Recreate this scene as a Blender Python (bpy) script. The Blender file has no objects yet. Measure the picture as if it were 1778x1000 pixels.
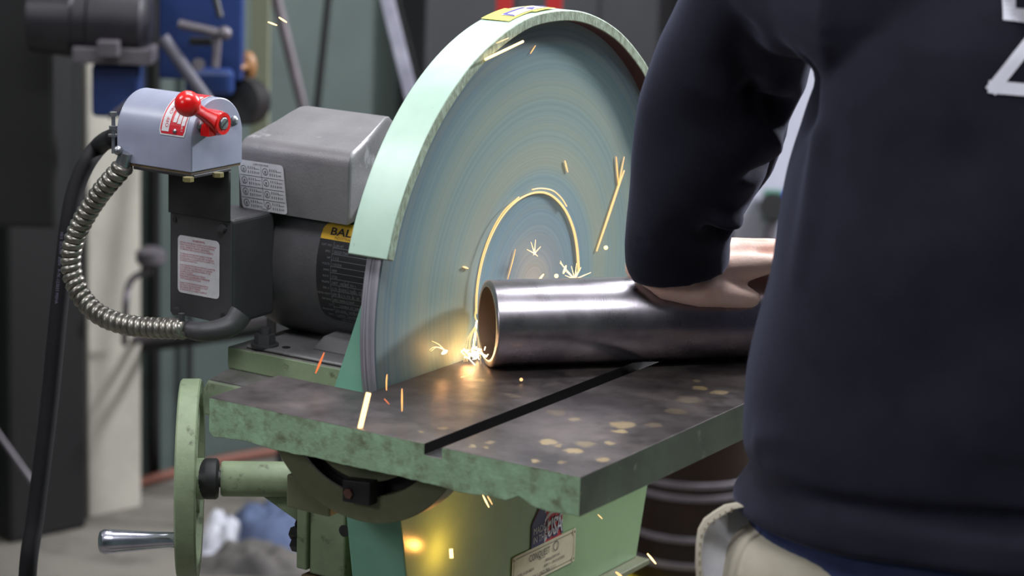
import bpy, bmesh, math, random
import numpy as np
from mathutils import Vector, Matrix, noise
from mathutils.bvhtree import BVHTree
random.seed(7); rng = np.random.default_rng(5)
S = bpy.context.scene
COL = S.collection
ZC = 1.10                       # height of the disc's centre above the floor; all geometry is given from that centre
# ---------------------------------------------------------------- camera
yaw, pitch, roll, F = 0.5596547, -0.2203258, 0.0330264, 4243.1
CP = np.array([1.1740224, -1.9089336, 0.4988102])
cf = np.array([-math.sin(yaw)*math.cos(pitch), math.cos(yaw)*math.cos(pitch), math.sin(pitch)])
cr = np.array([math.cos(yaw), math.sin(yaw), 0.0]); cu = np.cross(cr, cf)
cr, cu = math.cos(roll)*cr+math.sin(roll)*cu, -math.sin(roll)*cr+math.cos(roll)*cu
cam = bpy.data.cameras.new('camera'); co = bpy.data.objects.new('camera', cam); COL.objects.link(co)
co.matrix_world = Matrix(((cr[0], cu[0], -cf[0], CP[0]), (cr[1], cu[1], -cf[1], CP[1]), (cr[2], cu[2], -cf[2], CP[2]+ZC), (0, 0, 0, 1)))
cam.sensor_width = 36; cam.lens = 36*F/1778; cam.clip_start = .05; cam.clip_end = 60
cam.dof.use_dof = True; cam.dof.focus_distance = 2.22; cam.dof.aperture_fstop = 6.5
S.camera = co
# ---------------------------------------------------------------- view, world, lamps
S.view_settings.view_transform = 'Standard'; S.view_settings.look = 'None'
S.view_settings.gamma = 1; S.view_settings.use_curve_mapping = False
S.view_settings.exposure = 0.0
W = bpy.data.worlds.new('world'); S.world = W; W.use_nodes = True
W.node_tree.nodes['Background'].inputs[0].default_value = (.75, .83, 1, 1)
W.node_tree.nodes['Background'].inputs[1].default_value = .05
def area(name, loc, to, sx, sy, power, col):
    l = bpy.data.lights.new(name, 'AREA'); l.shape = 'RECTANGLE'; l.size = sx; l.size_y = sy; l.energy = power; l.color = col
    o = bpy.data.objects.new(name, l); COL.objects.link(o); o.location = (loc[0], loc[1], loc[2]+ZC)
    o.rotation_euler = (Vector(to)-Vector(loc)).to_track_quat('-Z', 'Y').to_euler(); return o
def pt(name, loc, power, col, r=.004):
    l = bpy.data.lights.new(name, 'POINT'); l.energy = power; l.color = col; l.shadow_soft_size = r
    o = bpy.data.objects.new(name, l); COL.objects.link(o); o.location = (loc[0], loc[1], loc[2]+ZC); return o
def along(o, d):      # turn a lamp so that its long side follows d
    z = o.rotation_euler.to_matrix() @ Vector((0, 0, 1)); x = Vector((d[0], d[1], 0)); x = (x-z*x.dot(z)).normalized(); y = z.cross(x)
    o.rotation_euler = Matrix((x, y, z)).transposed().to_euler()
area('key_light', (1.02, 3.7, 1.62), (0, -.1, 0), .4, .3, 260, (.93, .95, 1))        # high bay lamp beyond the machine
along(area('ceiling_light', (-.16, .34, 2.0), (.05, .0, 0), 1.4, .3, 37, (.95, .97, 1)), cr)     # tube fitting over the machine
along(area('ceiling_light', (.8, -1.25, 2.0), (.05, .0, 0), 1.4, .42, 38, (.95, .97, 1)), cr)     # tube fitting over the camera's aisle
along(area('ceiling_light', (-1.5, -1.2, 2.0), (-.1, -.1, .1), 1.4, .25, 36, (.95, .97, 1)), cr)  # tube fitting over the left aisle
area('ceiling_light', (-1.0, 1.1, 2.0), (-1.4, 1.6, -.6), 1.2, .3, 27, (.95, .97, 1)) # tube fitting before the back wall
area('fill_light', (-.9, -3.3, 1.3), (0, 0, -.15), 1.0, .6, 15, (.97, .97, 1))        # added fill for the front faces, behind and left of the camera
area('ceiling_light', (.5, 3.2, 2.0), (-.4, 3.0, 0), 1.2, .3, 22, (.95, .95, 1))
# ---------------------------------------------------------------- helpers
def on(px, py, ax, val):
    d = cf+(px-889)/F*cr-(py-500)/F*cu; t = (val-CP[ax])/d[ax]; return CP+t*d
def dep(px, py, D): return CP+D*(cf+(px-889)/F*cr-(py-500)/F*cu)
MATS = {}
def mat(name, c1, c2=None, rough=.5, metal=0., scale=20., lo=.4, hi=.65, bump=0., bscale=200., rvar=0., spec=.5, det=6, stretch=None, emit=None, coat=0., c3=None, s3=60., lo3=.62, hi3=.7):
    if name in MATS: return MATS[name]
    m = bpy.data.materials.new(name); m.use_nodes = True; nt = m.node_tree; N = nt.nodes; Lk = nt.links; b = N['Principled BSDF']
    b.inputs['Roughness'].default_value = rough; b.inputs['Metallic'].default_value = metal; b.inputs['Specular IOR Level'].default_value = spec
    b.inputs['Coat Weight'].default_value = coat; b.inputs['Coat Roughness'].default_value = .22; b.inputs['Base Color'].default_value = (*c1, 1)
    tc = N.new('ShaderNodeTexCoord'); src = tc.outputs['Object']
    if stretch:
        mp = N.new('ShaderNodeMapping'); mp.inputs['Scale'].default_value = stretch; Lk.new(src, mp.inputs[0]); src = mp.outputs[0]
    def nz(sc, d=det, w=0):
        n = N.new('ShaderNodeTexNoise'); n.inputs['Scale'].default_value = sc; n.inputs['Detail'].default_value = d; n.inputs['Roughness'].default_value = .62; Lk.new(src, n.inputs['Vector']); return n
    def ramp(o, a, b_):
        r = N.new('ShaderNodeMapRange'); r.inputs[1].default_value = a; r.inputs[2].default_value = b_; Lk.new(o, r.inputs[0]); return r.outputs[0]
    def mix(f, a, b_):
        x = N.new('ShaderNodeMix'); x.data_type = 'RGBA'; Lk.new(f, x.inputs[0])
        for i, v in ((6, a), (7, b_)):
            if isinstance(v, tuple): x.inputs[i].default_value = (*v, 1)
            else: Lk.new(v, x.inputs[i])
        return x.outputs[2]
    if c2:
        f = ramp(nz(scale).outputs[0], lo, hi); c = mix(f, c1, c2)
        if c3: c = mix(ramp(nz(s3).outputs[0], lo3, hi3), c, c3)
        Lk.new(c, b.inputs['Base Color'])
    if rvar:
        n = nz(scale*1.7); r = N.new('ShaderNodeMapRange'); r.inputs[3].default_value = max(.02, rough-rvar); r.inputs[4].default_value = rough+rvar
        r.inputs[1].default_value = .3; r.inputs[2].default_value = .7; Lk.new(n.outputs[0], r.inputs[0]); Lk.new(r.outputs[0], b.inputs['Roughness'])
    if bump:
        n = nz(bscale, 4); bp = N.new('ShaderNodeBump'); bp.inputs['Strength'].default_value = bump; bp.inputs['Distance'].default_value = .001
        Lk.new(n.outputs[0], bp.inputs['Height']); Lk.new(bp.outputs[0], b.inputs['Normal'])
    if emit:
        b.inputs['Emission Color'].default_value = (*emit[:3], 1); b.inputs['Emission Strength'].default_value = emit[3]
    MATS[name] = m; return m
def sr(r, g, b): return tuple(((x/255)/12.92 if x/255 < .04045 else ((x/255+.055)/1.055)**2.4) for x in (r, g, b))
class MB:
    def __init__(s): s.v = []; s.f = []; s.m = []; s.k = 0
    def add(s, vs, fs, k=None):
        o = len(s.v); s.v += [tuple(map(float, p)) for p in vs]; s.f += [tuple(o+i for i in f) for f in fs]; s.m += [s.k if k is None else k]*len(fs); return s
    def hexa(s, p, k=None):      # 8 points: bottom 0..3, top 4..7 (ccw from above)
        return s.add(p, [(3, 2, 1, 0), (4, 5, 6, 7), (0, 1, 5, 4), (1, 2, 6, 5), (2, 3, 7, 6), (3, 0, 4, 7)], k)
    def box(s, x0, x1, y0, y1, z0, z1, k=None):
        return s.hexa([(x0, y0, z0), (x1, y0, z0), (x1, y1, z0), (x0, y1, z0), (x0, y0, z1), (x1, y0, z1), (x1, y1, z1), (x0, y1, z1)], k)
    def obox(s, c, ex, ey, ez, k=None):   # oriented box: centre and three half vectors
        c = np.array(c, float); ex, ey, ez = map(lambda a: np.array(a, float), (ex, ey, ez))
        return s.hexa([c-ex-ey-ez, c+ex-ey-ez, c+ex+ey-ez, c-ex+ey-ez, c-ex-ey+ez, c+ex-ey+ez, c+ex+ey+ez, c-ex+ey+ez], k)
    def prism(s, poly, ax, a, b, k=None):
        n = len(poly)
        def P(q, w):
            return {0: (w, q[0], q[1]), 1: (q[0], w, q[1]), 2: (q[0], q[1], w)}[ax]
        vs = [P(q, a) for q in poly]+[P(q, b) for q in poly]
        return s.add(vs, [tuple(range(n))[::-1], tuple(range(n, 2*n))]+[(i, (i+1) % n, n+(i+1) % n, n+i) for i in range(n)], k)
    def loft(s, rings, k=None, closed=False, caps=True):
        n = len(rings[0]); o = [p for r in rings for p in r]; R = len(rings)
        fs = [(i*n+j, i*n+(j+1) % n, ((i+1) % R)*n+(j+1) % n, ((i+1) % R)*n+j) for i in range(R if closed else R-1) for j in range(n)]
        if caps and not closed: fs += [tuple(range(n))[::-1], tuple(range((R-1)*n, R*n))]
        return s.add(o, fs, k)
    def lathe(s, prof, p0, d, seg=32, k=None, caps=True):
        p0 = np.array(p0, float); d = np.array(d, float); d /= np.linalg.norm(d)
        a = np.cross(d, (0, 0, 1.) if abs(d[2]) < .9 else (1., 0, 0)); a /= np.linalg.norm(a); b = np.cross(d, a)
        th = np.linspace(0, 2*np.pi, seg, endpoint=False)
        return s.loft([[p0+d*t+r*(a*math.cos(q)+b*math.sin(q)) for q in th] for t, r in prof], k, caps=caps)
    def cyl(s, p0, p1, r0, r1=None, seg=24, k=None):
        p0 = np.array(p0, float); p1 = np.array(p1, float); L = np.linalg.norm(p1-p0)
        return s.lathe([(0, r0), (L, r0 if r1 is None else r1)], p0, p1-p0, seg, k)
    def tube(s, path, r, seg=12, k=None):
        path = [np.array(p, float) for p in path]; n = len(path); rings = []; a = None
        for i, p in enumerate(path):
            t = path[min(i+1, n-1)]-path[max(i-1, 0)]; t /= np.linalg.norm(t)+1e-12
            if a is None: a = np.cross(t, (0, 0, 1.) if abs(t[2]) < .9 else (1., 0, 0))
            a = a-t*(a@t); a /= np.linalg.norm(a); b = np.cross(t, a); rr = r(i/(n-1)) if callable(r) else r
            rings.append([p+rr*(a*math.cos(q)+b*math.sin(q)) for q in np.linspace(0, 2*np.pi, seg, endpoint=False)])
        return s.loft(rings, k)
    def sphere(s, c, r, seg=24, k=None, sc=(1, 1, 1)):
        c = np.array(c, float); rings = []
        for i in range(seg//2+1):
            ph = math.pi*(i+.02)/(seg/2+.04)
            rings.append([c+r*np.array([sc[0]*math.sin(ph)*math.cos(q), sc[1]*math.sin(ph)*math.sin(q), -sc[2]*math.cos(ph)]) for q in np.linspace(0, 2*np.pi, seg, endpoint=False)])
        return s.loft(rings, k)
    def build(s, name, mats, parent=None, base=None, smooth=False, bevel=0, seg=2, origin=None):
        v = np.array(s.v)+[0, 0, ZC]; lo, hi = v.min(0), v.max(0)
        if base is None:
            base = np.array([(lo[0]+hi[0])/2, (lo[1]+hi[1])/2, lo[2] if parent is None else (lo[2]+hi[2])/2])
        if origin is not None: base = np.array(origin, float)+[0, 0, ZC]
        me = bpy.data.meshes.new(name); me.from_pydata([tuple(p) for p in v-base], [], s.f)
        for m in (mats if isinstance(mats, (list, tuple)) else [mats]): me.materials.append(m)
        me.polygons.foreach_set('material_index', s.m)
        bm = bmesh.new(); bm.from_mesh(me); bmesh.ops.recalc_face_normals(bm, faces=bm.faces); bm.to_mesh(me); bm.free()
        if smooth is True: me.polygons.foreach_set('use_smooth', [True]*len(me.polygons))
        elif smooth:
            me.polygons.foreach_set('use_smooth', [True]*len(me.polygons)); me.set_sharp_from_angle(angle=math.radians(smooth))
        o = bpy.data.objects.new(name, me); COL.objects.link(o); o['_b'] = list(map(float, base))
        if bevel:
            md = o.modifiers.new('bevel', 'BEVEL'); md.width = bevel; md.segments = seg; md.limit_method = 'ANGLE'; md.angle_limit = math.radians(35); md.harden_normals = False
        if parent is not None: o.parent = parent; o.location = base-np.array(parent['_b'])
        else: o.location = base
        return o
def empty(name, loc):
    o = bpy.data.objects.new(name, None); COL.objects.link(o); b = [loc[0], loc[1], loc[2]+ZC]; o.location = b; o['_b'] = list(map(float, b)); o.empty_display_size = .05; return o
def tag(o, label=None, cat=None, group=None, kind=None):
    for a, b in (('label', label), ('category', cat), ('group', group), ('kind', kind)):
        if b: o[a] = b
    return o
def spline(pts, n):
    P = [np.array(p, float) for p in pts]; P = [2*P[0]-P[1]]+P+[2*P[-1]-P[-2]]; out = []
    for i in range(1, len(P)-2):
        for t in np.linspace(0, 1, n, endpoint=False):
            a, b, c, d = P[i-1:i+3]; out.append(.5*(2*b+(c-a)*t+(2*a-5*b+4*c-d)*t*t+(3*b-a-3*c+d)*t**3))
    out.append(P[-2]); return out
def rrect(u0, v0, u1, v1, r, n=5):
    o = []
    for cx, cy, a in ((u1-r, v1-r, 0), (u0+r, v1-r, 90), (u0+r, v0+r, 180), (u1-r, v0+r, 270)):
        o += [(cx+r*math.cos(math.radians(a+90*i/n)), cy+r*math.sin(math.radians(a+90*i/n))) for i in range(n+1)]
    return o
def text2d(txt, size, sx=1., shear=0., sp=1., off=0.):
    c = bpy.data.curves.new('t', 'FONT'); c.body = txt; c.size = size; c.resolution_u = 2; c.shear = shear; c.space_character = sp; c.offset = off
    o = bpy.data.objects.new('t', c); COL.objects.link(o); bpy.context.view_layer.update()
    me = o.evaluated_get(bpy.context.evaluated_depsgraph_get()).to_mesh()
    v = [(p.co.x*sx, p.co.y) for p in me.vertices]; f = [tuple(p.vertices) for p in me.polygons]
    o.to_mesh_clear(); bpy.data.objects.remove(o); bpy.data.curves.remove(c); return v, f
class Decal:                     # flat print laid on a surface given by fn(u, v, lift)
    def __init__(s, fn): s.fn = fn; s.mb = MB()
    def poly(s, pts, k, lift): s.mb.add([s.fn(u, v, lift) for u, v in pts], [tuple(range(len(pts)))], k); return s
    def rect(s, u0, v0, u1, v1, k, lift): return s.poly([(u0, v0), (u1, v0), (u1, v1), (u0, v1)], k, lift)
    def frame(s, u0, v0, u1, v1, w, k, lift):
        return s.rect(u0, v0, u1, v0+w, k, lift).rect(u0, v1-w, u1, v1, k, lift).rect(u0, v0, u0+w, v1, k, lift).rect(u1-w, v0, u1, v1, k, lift)
    def text(s, t, u, v, size, k, lift, sx=1., rot=0., align='l', **kw):
        V, Fs = text2d(t, size, sx, **kw)
        if not V: return s
        w = max(p[0] for p in V); du = {'l': 0, 'c': -w/2, 'r': -w}[align]; c, q = math.cos(rot), math.sin(rot)
        s.mb.add([s.fn(u+(a+du)*c-b*q, v+(a+du)*q+b*c, lift) for a, b in V], Fs, k); return s
    def ring(s, u, v, r, w, k, lift, n=20):
        vs = []; fs = []
        for i in range(n):
            a = 2*math.pi*i/n
            for rr in (r, r-w): vs.append(s.fn(u+rr*math.cos(a), v+rr*math.sin(a), lift))
            j = (i+1) % n; fs.append((2*i, 2*j, 2*j+1, 2*i+1))
        s.mb.add(vs, fs, k); return s
def planefn(O, U, V, n):
    O, U, V, n = [np.array(a, float) for a in (O, U, V, n)]
    return lambda u, v, h: O+U*u+V*v+n*h
X, Y, Z = np.eye(3)
# ---------------------------------------------------------------- materials
g_mint = mat('mint_paint', sr(182, 208, 193), sr(170, 198, 182), rough=.38, scale=14, coat=.3, c3=sr(120, 140, 110), s3=90, lo3=.68, hi3=.74)
g_mint_edge = mat('mint_edge_worn', sr(156, 176, 154), sr(116, 128, 104), rough=.6, scale=200, bump=.5, bscale=500, stretch=(1, 1, .5))
g_cab = mat('cabinet_green', sr(132, 165, 118), sr(118, 150, 104), rough=.28, scale=9, bump=.12, bscale=260, coat=.2)
g_teal = mat('teal_paint', sr(120, 172, 152), sr(108, 160, 140), rough=.5, scale=12, c3=sr(80, 105, 92), s3=300, lo3=.68, hi3=.72)
g_cast = mat('cast_green', sr(134, 148, 118), sr(118, 132, 104), rough=.55, scale=25, bump=.25, bscale=300, c3=sr(80, 84, 62), s3=70, lo3=.6, hi3=.72)
g_castd = mat('cast_green_dull', sr(112, 116, 88), sr(100, 104, 78), rough=.55, scale=20, bump=.2, bscale=300)
g_edge = mat('table_edge_paint', sr(130, 156, 126), sr(98, 102, 78), rough=.6, scale=75, lo=.48, hi=.68, bump=.5, bscale=260, det=10, c3=sr(142, 172, 142), s3=60, lo3=.5, hi3=.66)
g_side = mat('table_side_steel', sr(74, 88, 72), sr(58, 68, 56), rough=.42, scale=18, metal=.2, c3=sr(110, 120, 100), s3=40)
m_grey = mat('motor_grey', sr(84, 82, 86), sr(74, 72, 76), rough=.48, scale=14, bump=.25, bscale=420, metal=.15)
m_cover = mat('cover_grey', sr(118, 115, 117), sr(104, 101, 104), rough=.42, scale=16, bump=.3, bscale=420, metal=.15, c3=sr(150, 148, 150), s3=26, lo3=.62, hi3=.68)
m_dark = mat('dark_grey_metal', sr(62, 61, 64), sr(54, 53, 56), rough=.5, scale=18, bump=.15, bscale=400, metal=.1)
m_dust = mat('dusty_grey', sr(112, 108, 108), sr(92, 92, 84), rough=.6, scale=40, bump=.4, bscale=600)
m_black = mat('black_metal', sr(34, 33, 35), sr(26, 25, 27), rough=.55, scale=20)
m_switch = mat('switch_grey', sr(142, 146, 166), sr(133, 137, 157), rough=.38, scale=20, coat=.2, c3=sr(104, 104, 118), s3=75, lo3=.7, hi3=.74)
m_red = mat('red_plastic', sr(214, 12, 16), rough=.22, coat=.5)
m_zinc = mat('zinc', sr(170, 172, 178), sr(130, 132, 138), rough=.35, metal=.9, scale=60)
m_steel = mat('brushed_steel', sr(150, 146, 152), sr(118, 114, 120), rough=.24, metal=1., scale=30, stretch=(1, 1, 1), rvar=.06, bump=.06, bscale=900)
m_alu = mat('polished_aluminium', sr(206, 206, 222), sr(180, 180, 198), rough=.2, metal=1., scale=40)
m_rim = mat('disc_rim_aluminium', sr(172, 168, 178), sr(138, 134, 144), rough=.42, metal=.45, scale=10, stretch=(60, 1, 1))
m_rubber = mat('black_rubber', sr(20, 19, 23), sr(15, 14, 18), rough=.75, spec=.25, scale=30)
m_coil = mat('conduit_steel', sr(150, 146, 138), sr(116, 112, 106), rough=.34, metal=.85, scale=60)
m_white = mat('label_white', sr(205, 203, 208), sr(186, 184, 188), rough=.45, scale=40)
m_redink = mat('red_ink', sr(168, 66, 84), rough=.5)
m_redp = mat('red_print', sr(186, 22, 38), rough=.4)
m_ink = mat('black_ink', sr(40, 38, 44), rough=.5)
m_yel = mat('yellow_print', sr(216, 168, 48), rough=.45)
m_npl = mat('nameplate_black', sr(44, 43, 47), rough=.4, metal=.3)
m_npw = mat('nameplate_line', sr(128, 127, 132), rough=.4, metal=.3)
m_cream = mat('cream_plate', sr(206, 200, 172), sr(190, 184, 158), rough=.35, scale=30, metal=.1)
m_blue = mat('blue_print', sr(40, 42, 96), rough=.4)
m_tape = mat('yellow_tape', sr(226, 210, 92), sr(210, 196, 96), rough=.5, scale=60)
m_tapew = mat('pale_sticker', sr(212, 210, 224), sr(186, 184, 204), rough=.4, scale=80)
m_violet = mat('violet_ink', sr(96, 88, 176), rough=.5)
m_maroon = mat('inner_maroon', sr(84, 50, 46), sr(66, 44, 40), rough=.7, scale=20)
m_sweat = mat('navy_fleece', sr(27, 27, 38), sr(22, 22, 32), rough=.88, scale=25, bump=.35, bscale=700, spec=.15)
m_sweat.node_tree.nodes['Principled BSDF'].inputs['Sheen Weight'].default_value = .16; m_sweat.node_tree.nodes['Principled BSDF'].inputs['Sheen Tint'].default_value = (.5, .52, .8, 1); m_sweat.node_tree.nodes['Principled BSDF'].inputs['Sheen Roughness'].default_value = .5
m_rib = mat('navy_rib', sr(41, 42, 60), sr(33, 34, 50), rough=.88, scale=60, bump=.3, bscale=900, spec=.15)
m_shirt = mat('blue_shirt', sr(64, 72, 108), sr(54, 62, 98), rough=.85, scale=30, spec=.15)
m_khaki = mat('khaki_cloth', sr(182, 174, 158), sr(168, 160, 145), rough=.85, scale=18, bump=.3, bscale=900, spec=.2)
m_lining = mat('white_lining', sr(220, 218, 224), sr(200, 198, 206), rough=.85, scale=20)
m_stitch = mat('stitch_thread', sr(130, 118, 100), rough=.8)
m_skin = mat('skin', sr(248, 214, 200), sr(232, 182, 166), rough=.5, scale=22, lo=.42, hi=.66, bump=.35, bscale=420, spec=.4)
m_skin.node_tree.nodes['Principled BSDF'].inputs['Subsurface Weight'].default_value = .12
m_skin.node_tree.nodes['Principled BSDF'].inputs['Subsurface Radius'].default_value = (.02, .008, .004)
m_hair = mat('brown_hair', sr(60, 42, 30), sr(44, 30, 22), rough=.6, scale=60)
m_print = mat('white_print', sr(228, 226, 240), rough=.6)
m_spark = mat('spark_white_hot', (0, 0, 0), rough=.5, emit=(1, .62, .25, 3.4))
m_sparkc = mat('spark_core', (0, 0, 0), rough=.5, emit=(1, .66, .30, 14))
m_spark2 = mat('spark_orange', (0, 0, 0), rough=.5, emit=(1, .42, .12, 2.2))
m_spark3 = mat('spark_gold', (0, 0, 0), rough=.5, emit=(1, .58, .24, 1.5))
m_sparkr = mat('spark_dull_red', (0, 0, 0), rough=.5, emit=(1, .22, .06, 1.0))
# table steel with stains at their real spots on the plate
def table_mat():
    m = mat('table_steel', sr(100, 92, 92), sr(60, 55, 56), rough=.42, metal=.65, scale=16, lo=.36, hi=.64, bump=.12, bscale=500, rvar=.1, det=9, c3=sr(122, 112, 108), s3=10, lo3=.52, hi3=.7)
    nt = m.node_tree; N = nt.nodes; L = nt.links; b = N['Principled BSDF']; old = b.inputs['Base Color'].links[0].from_socket
    geo = N.new('ShaderNodeNewGeometry'); nz = N.new('ShaderNodeTexNoise'); nz.inputs['Scale'].default_value = 110; nz.inputs['Detail'].default_value = 4
    sub = N.new('ShaderNodeVectorMath'); sub.operation = 'SUBTRACT'; sub.inputs[1].default_value = (.5, .5, .5); L.new(geo.outputs['Position'], nz.inputs['Vector']); L.new(nz.outputs['Color'], sub.inputs[0])
    sc = N.new('ShaderNodeVectorMath'); sc.operation = 'SCALE'; sc.inputs['Scale'].default_value = .014; L.new(sub.outputs[0], sc.inputs[0])
    ad = N.new('ShaderNodeVectorMath'); L.new(geo.outputs['Position'], ad.inputs[0]); L.new(sc.outputs[0], ad.inputs[1])
    spots = [(850, 768, 9), (845, 777, 7), (820, 774, 6), (770, 744, 7), (734, 750, 5), (930, 801, 8), (976, 802, 7), (1047, 798, 10), (996, 782, 12), (1017, 771, 15), (970, 773, 6), (950, 767, 12), (997, 728, 9), (1080, 738, 19), (1078, 749, 12), (965, 716, 14), (1134, 738, 13), (1060, 769, 8), (1195, 694, 20), (1248, 681, 14), (1216, 674, 11), (1208, 661, 7), (1174, 714, 16), (893, 688, 10), (880, 684, 6), (833, 660, 8)]
    acc = None
    for i, (px, py, r) in enumerate(spots):
        p = on(px, py, 2, -.0482); d = N.new('ShaderNodeVectorMath'); d.operation = 'DISTANCE'; d.inputs[1].default_value = (p[0], p[1], p[2]+ZC); L.new(ad.outputs[0], d.inputs[0])
        R = r/1950*1.15; mr = N.new('ShaderNodeMapRange'); mr.inputs[1].default_value = R*1.1; mr.inputs[2].default_value = R*.75; L.new(d.outputs[1], mr.inputs[0]); out = mr.outputs[0]
        st = N.new('ShaderNodeMath'); st.operation = 'MULTIPLY'; st.inputs[1].default_value = (.22 if i in (15, 16, 18, 22, 23, 24) else .42+.26*(i%3)/2); L.new(out, st.inputs[0]); out = st.outputs[0]
        if acc is None: acc = out
        else:
            mx = N.new('ShaderNodeMath'); mx.operation = 'MAXIMUM'; L.new(acc, mx.inputs[0]); L.new(out, mx.inputs[1]); acc = mx.outputs[0]
    x = N.new('ShaderNodeMix'); x.data_type = 'RGBA'; L.new(acc, x.inputs[0]); L.new(old, x.inputs[6])
    nz2 = N.new('ShaderNodeTexNoise'); nz2.inputs['Scale'].default_value = 160; L.new(geo.outputs['Position'], nz2.inputs['Vector']); cr_ = N.new('ShaderNodeMix'); cr_.data_type = 'RGBA'
    L.new(nz2.outputs[0], cr_.inputs[0]); cr_.inputs[6].default_value = (*sr(176, 140, 78), 1); cr_.inputs[7].default_value = (*sr(150, 142, 112), 1)
    L.new(cr_.outputs[2], x.inputs[7]); L.new(x.outputs[2], b.inputs['Base Color'])
    mt = N.new('ShaderNodeMapRange'); mt.inputs[3].default_value = .75; mt.inputs[4].default_value = .1; L.new(acc, mt.inputs[0]); L.new(mt.outputs[0], b.inputs['Metallic'])
    return m
m_table = table_mat()
# abrasive face: rings of glazing and wear around the centre of the disc
def disc_mat():
    m = bpy.data.materials.new('abrasive_face'); m.use_nodes = True; nt = m.node_tree; N = nt.nodes; L = nt.links; b = N['Principled BSDF']
    b.inputs['Roughness'].default_value = .62; b.inputs['Metallic'].default_value = .1
    tc = N.new('ShaderNodeTexCoord'); ln = N.new('ShaderNodeVectorMath'); ln.operation = 'LENGTH'; L.new(tc.outputs['Object'], ln.inputs[0])
    mr = N.new('ShaderNodeMapRange'); mr.inputs[2].default_value = .254; L.new(ln.outputs[1], mr.inputs[0])
    r = N.new('ShaderNodeValToRGB'); L.new(mr.outputs[0], r.inputs[0]); e = r.color_ramp.elements
    stops = [(0, (196, 190, 178)), (.06, (176, 174, 168)), (.16, (134, 150, 158)), (.3, (116, 148, 162)), (.4, (122, 154, 160)), (.47, (146, 160, 146)), (.56, (132, 154, 148)), (.68, (118, 146, 146)), (.74, (128, 148, 140)), (.82, (104, 136, 142)), (.92, (92, 122, 134)), (1, (82, 108, 122))]
    while len(e) < len(stops): e.new(.5)
    for q, (p, c) in zip(e, stops): q.position = p; q.color = (*sr(*c), 1)
    def rings(scale, lo, hi):
        c = N.new('ShaderNodeCombineXYZ'); mm = N.new('ShaderNodeMath'); mm.operation = 'MULTIPLY'; mm.inputs[1].default_value = scale; L.new(ln.outputs[1], mm.inputs[0]); L.new(mm.outputs[0], c.inputs[0])
        n = N.new('ShaderNodeTexNoise'); n.inputs['Scale'].default_value = 1; n.inputs['Detail'].default_value = 5; n.inputs['Roughness'].default_value = .65; L.new(c.outputs[0], n.inputs['Vector'])
        q = N.new('ShaderNodeMapRange'); q.inputs[1].default_value = .3; q.inputs[2].default_value = .7; q.inputs[3].default_value = lo; q.inputs[4].default_value = hi; L.new(n.outputs[0], q.inputs[0]); return q.outputs[0]
    hs = N.new('ShaderNodeHueSaturation'); L.new(r.outputs[0], hs.inputs['Color']); L.new(rings(330, .84, 1.16), hs.inputs['Value'])
    mx = N.new('ShaderNodeMix'); mx.data_type = 'RGBA'; L.new(rings(75, -.12, .36), mx.inputs[0]); L.new(hs.outputs[0], mx.inputs[6]); mx.inputs[7].default_value = (*sr(158, 158, 128), 1)
    L.new(mx.outputs[2], b.inputs['Base Color']); return m
m_disc = disc_mat()
# ---------------------------------------------------------------- the room
e1 = np.array([.27, .963, 0]); e1 /= np.linalg.norm(e1); en = np.array([e1[1], -e1[0], 0]); W0 = np.array([-2.22, 2.0, 0])
m_wall = mat('green_sheet_wall', sr(80, 93, 89), sr(64, 75, 72), rough=.7, scale=1.2, lo=.35, hi=.65)
m_floor = mat('concrete', sr(112, 107, 99), sr(84, 80, 74), rough=.75, scale=2.5, bump=.2, bscale=60, c3=sr(80, 77, 72), s3=6, lo3=.55, hi3=.7)
m_ceil = mat('ceiling_paint', sr(232, 233, 235), rough=.8)
def wp(k, h, z): p = W0+e1*k+en*h; return (p[0], p[1], z)
def slab(name, k0, k1, h0, h1, z0, z1, m):
    return tag(MB().hexa([wp(k0, h1, z0), wp(k1, h1, z0), wp(k1, h0, z0), wp(k0, h0, z0), wp(k0, h1, z1), wp(k1, h1, z1), wp(k1, h0, z1), wp(k0, h0, z1)]).build(name, m), kind='structure')
ZF = -1.10; ZT = 2.1
slab('floor', -6, 5, -.1, 6, ZF-.1, ZF, m_floor)
slab('ceiling', -6, 5, -.1, 6, ZT, ZT+.1, m_ceil)
slab('wall_back', -6, 5, -.1, 0, ZF, ZT, m_wall)
slab('wall_left', -6.1, -6, -.1, 6, ZF, ZT, m_wall)
slab('wall_right', 5, 5.1, -.1, 6, ZF, ZT, m_wall)
slab('wall_front', -6, 5, 6, 6.1, ZF, ZT, m_wall)
# ---------------------------------------------------------------- the disc sander
T = empty('disc_sander', (0, 0, ZF)); tag(T, 'mint green disc sander with a big round abrasive disc, grey motor and tilting steel table', 'sander')
TZ = -.0482
# pedestal
CX = .012                                   # plane of the cabinet's broad side
f1, f2 = on(695, 905, 0, CX), on(705, 1000, 0, CX); r1, r2 = on(1125, 842, 0, CX), on(1105, 967, 0, CX)
def cy(z): return (f1[1]+(f2[1]-f1[1])*(z-f1[2])/(f2[2]-f1[2]), r1[1]+(r2[1]-r1[1])*(z-r1[2])/(r2[2]-r1[2]))
ZB = r2[2]; fl = on(599, 905, 1, f1[1])[0]; fl2 = on(608, 1000, 1, f2[1])[0]
ca, cb = cy(ZB), cy(-.112); kx = (fl2-fl)/(f2[2]-f1[2]); x0a, x0b = fl+kx*(ZB-f1[2]), fl+kx*(-.112-f1[2])
mb = MB(); mb.hexa([(x0a, ca[0], ZB), (CX, ca[0], ZB), (CX, ca[1], ZB), (x0a, ca[1], ZB), (x0b, cb[0], -.112), (CX, cb[0], -.112), (CX, cb[1], -.112), (x0b, cb[1], -.112)])
cab = mb.build('cabinet', [g_cab, g_teal], T, bevel=.0015)
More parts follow.
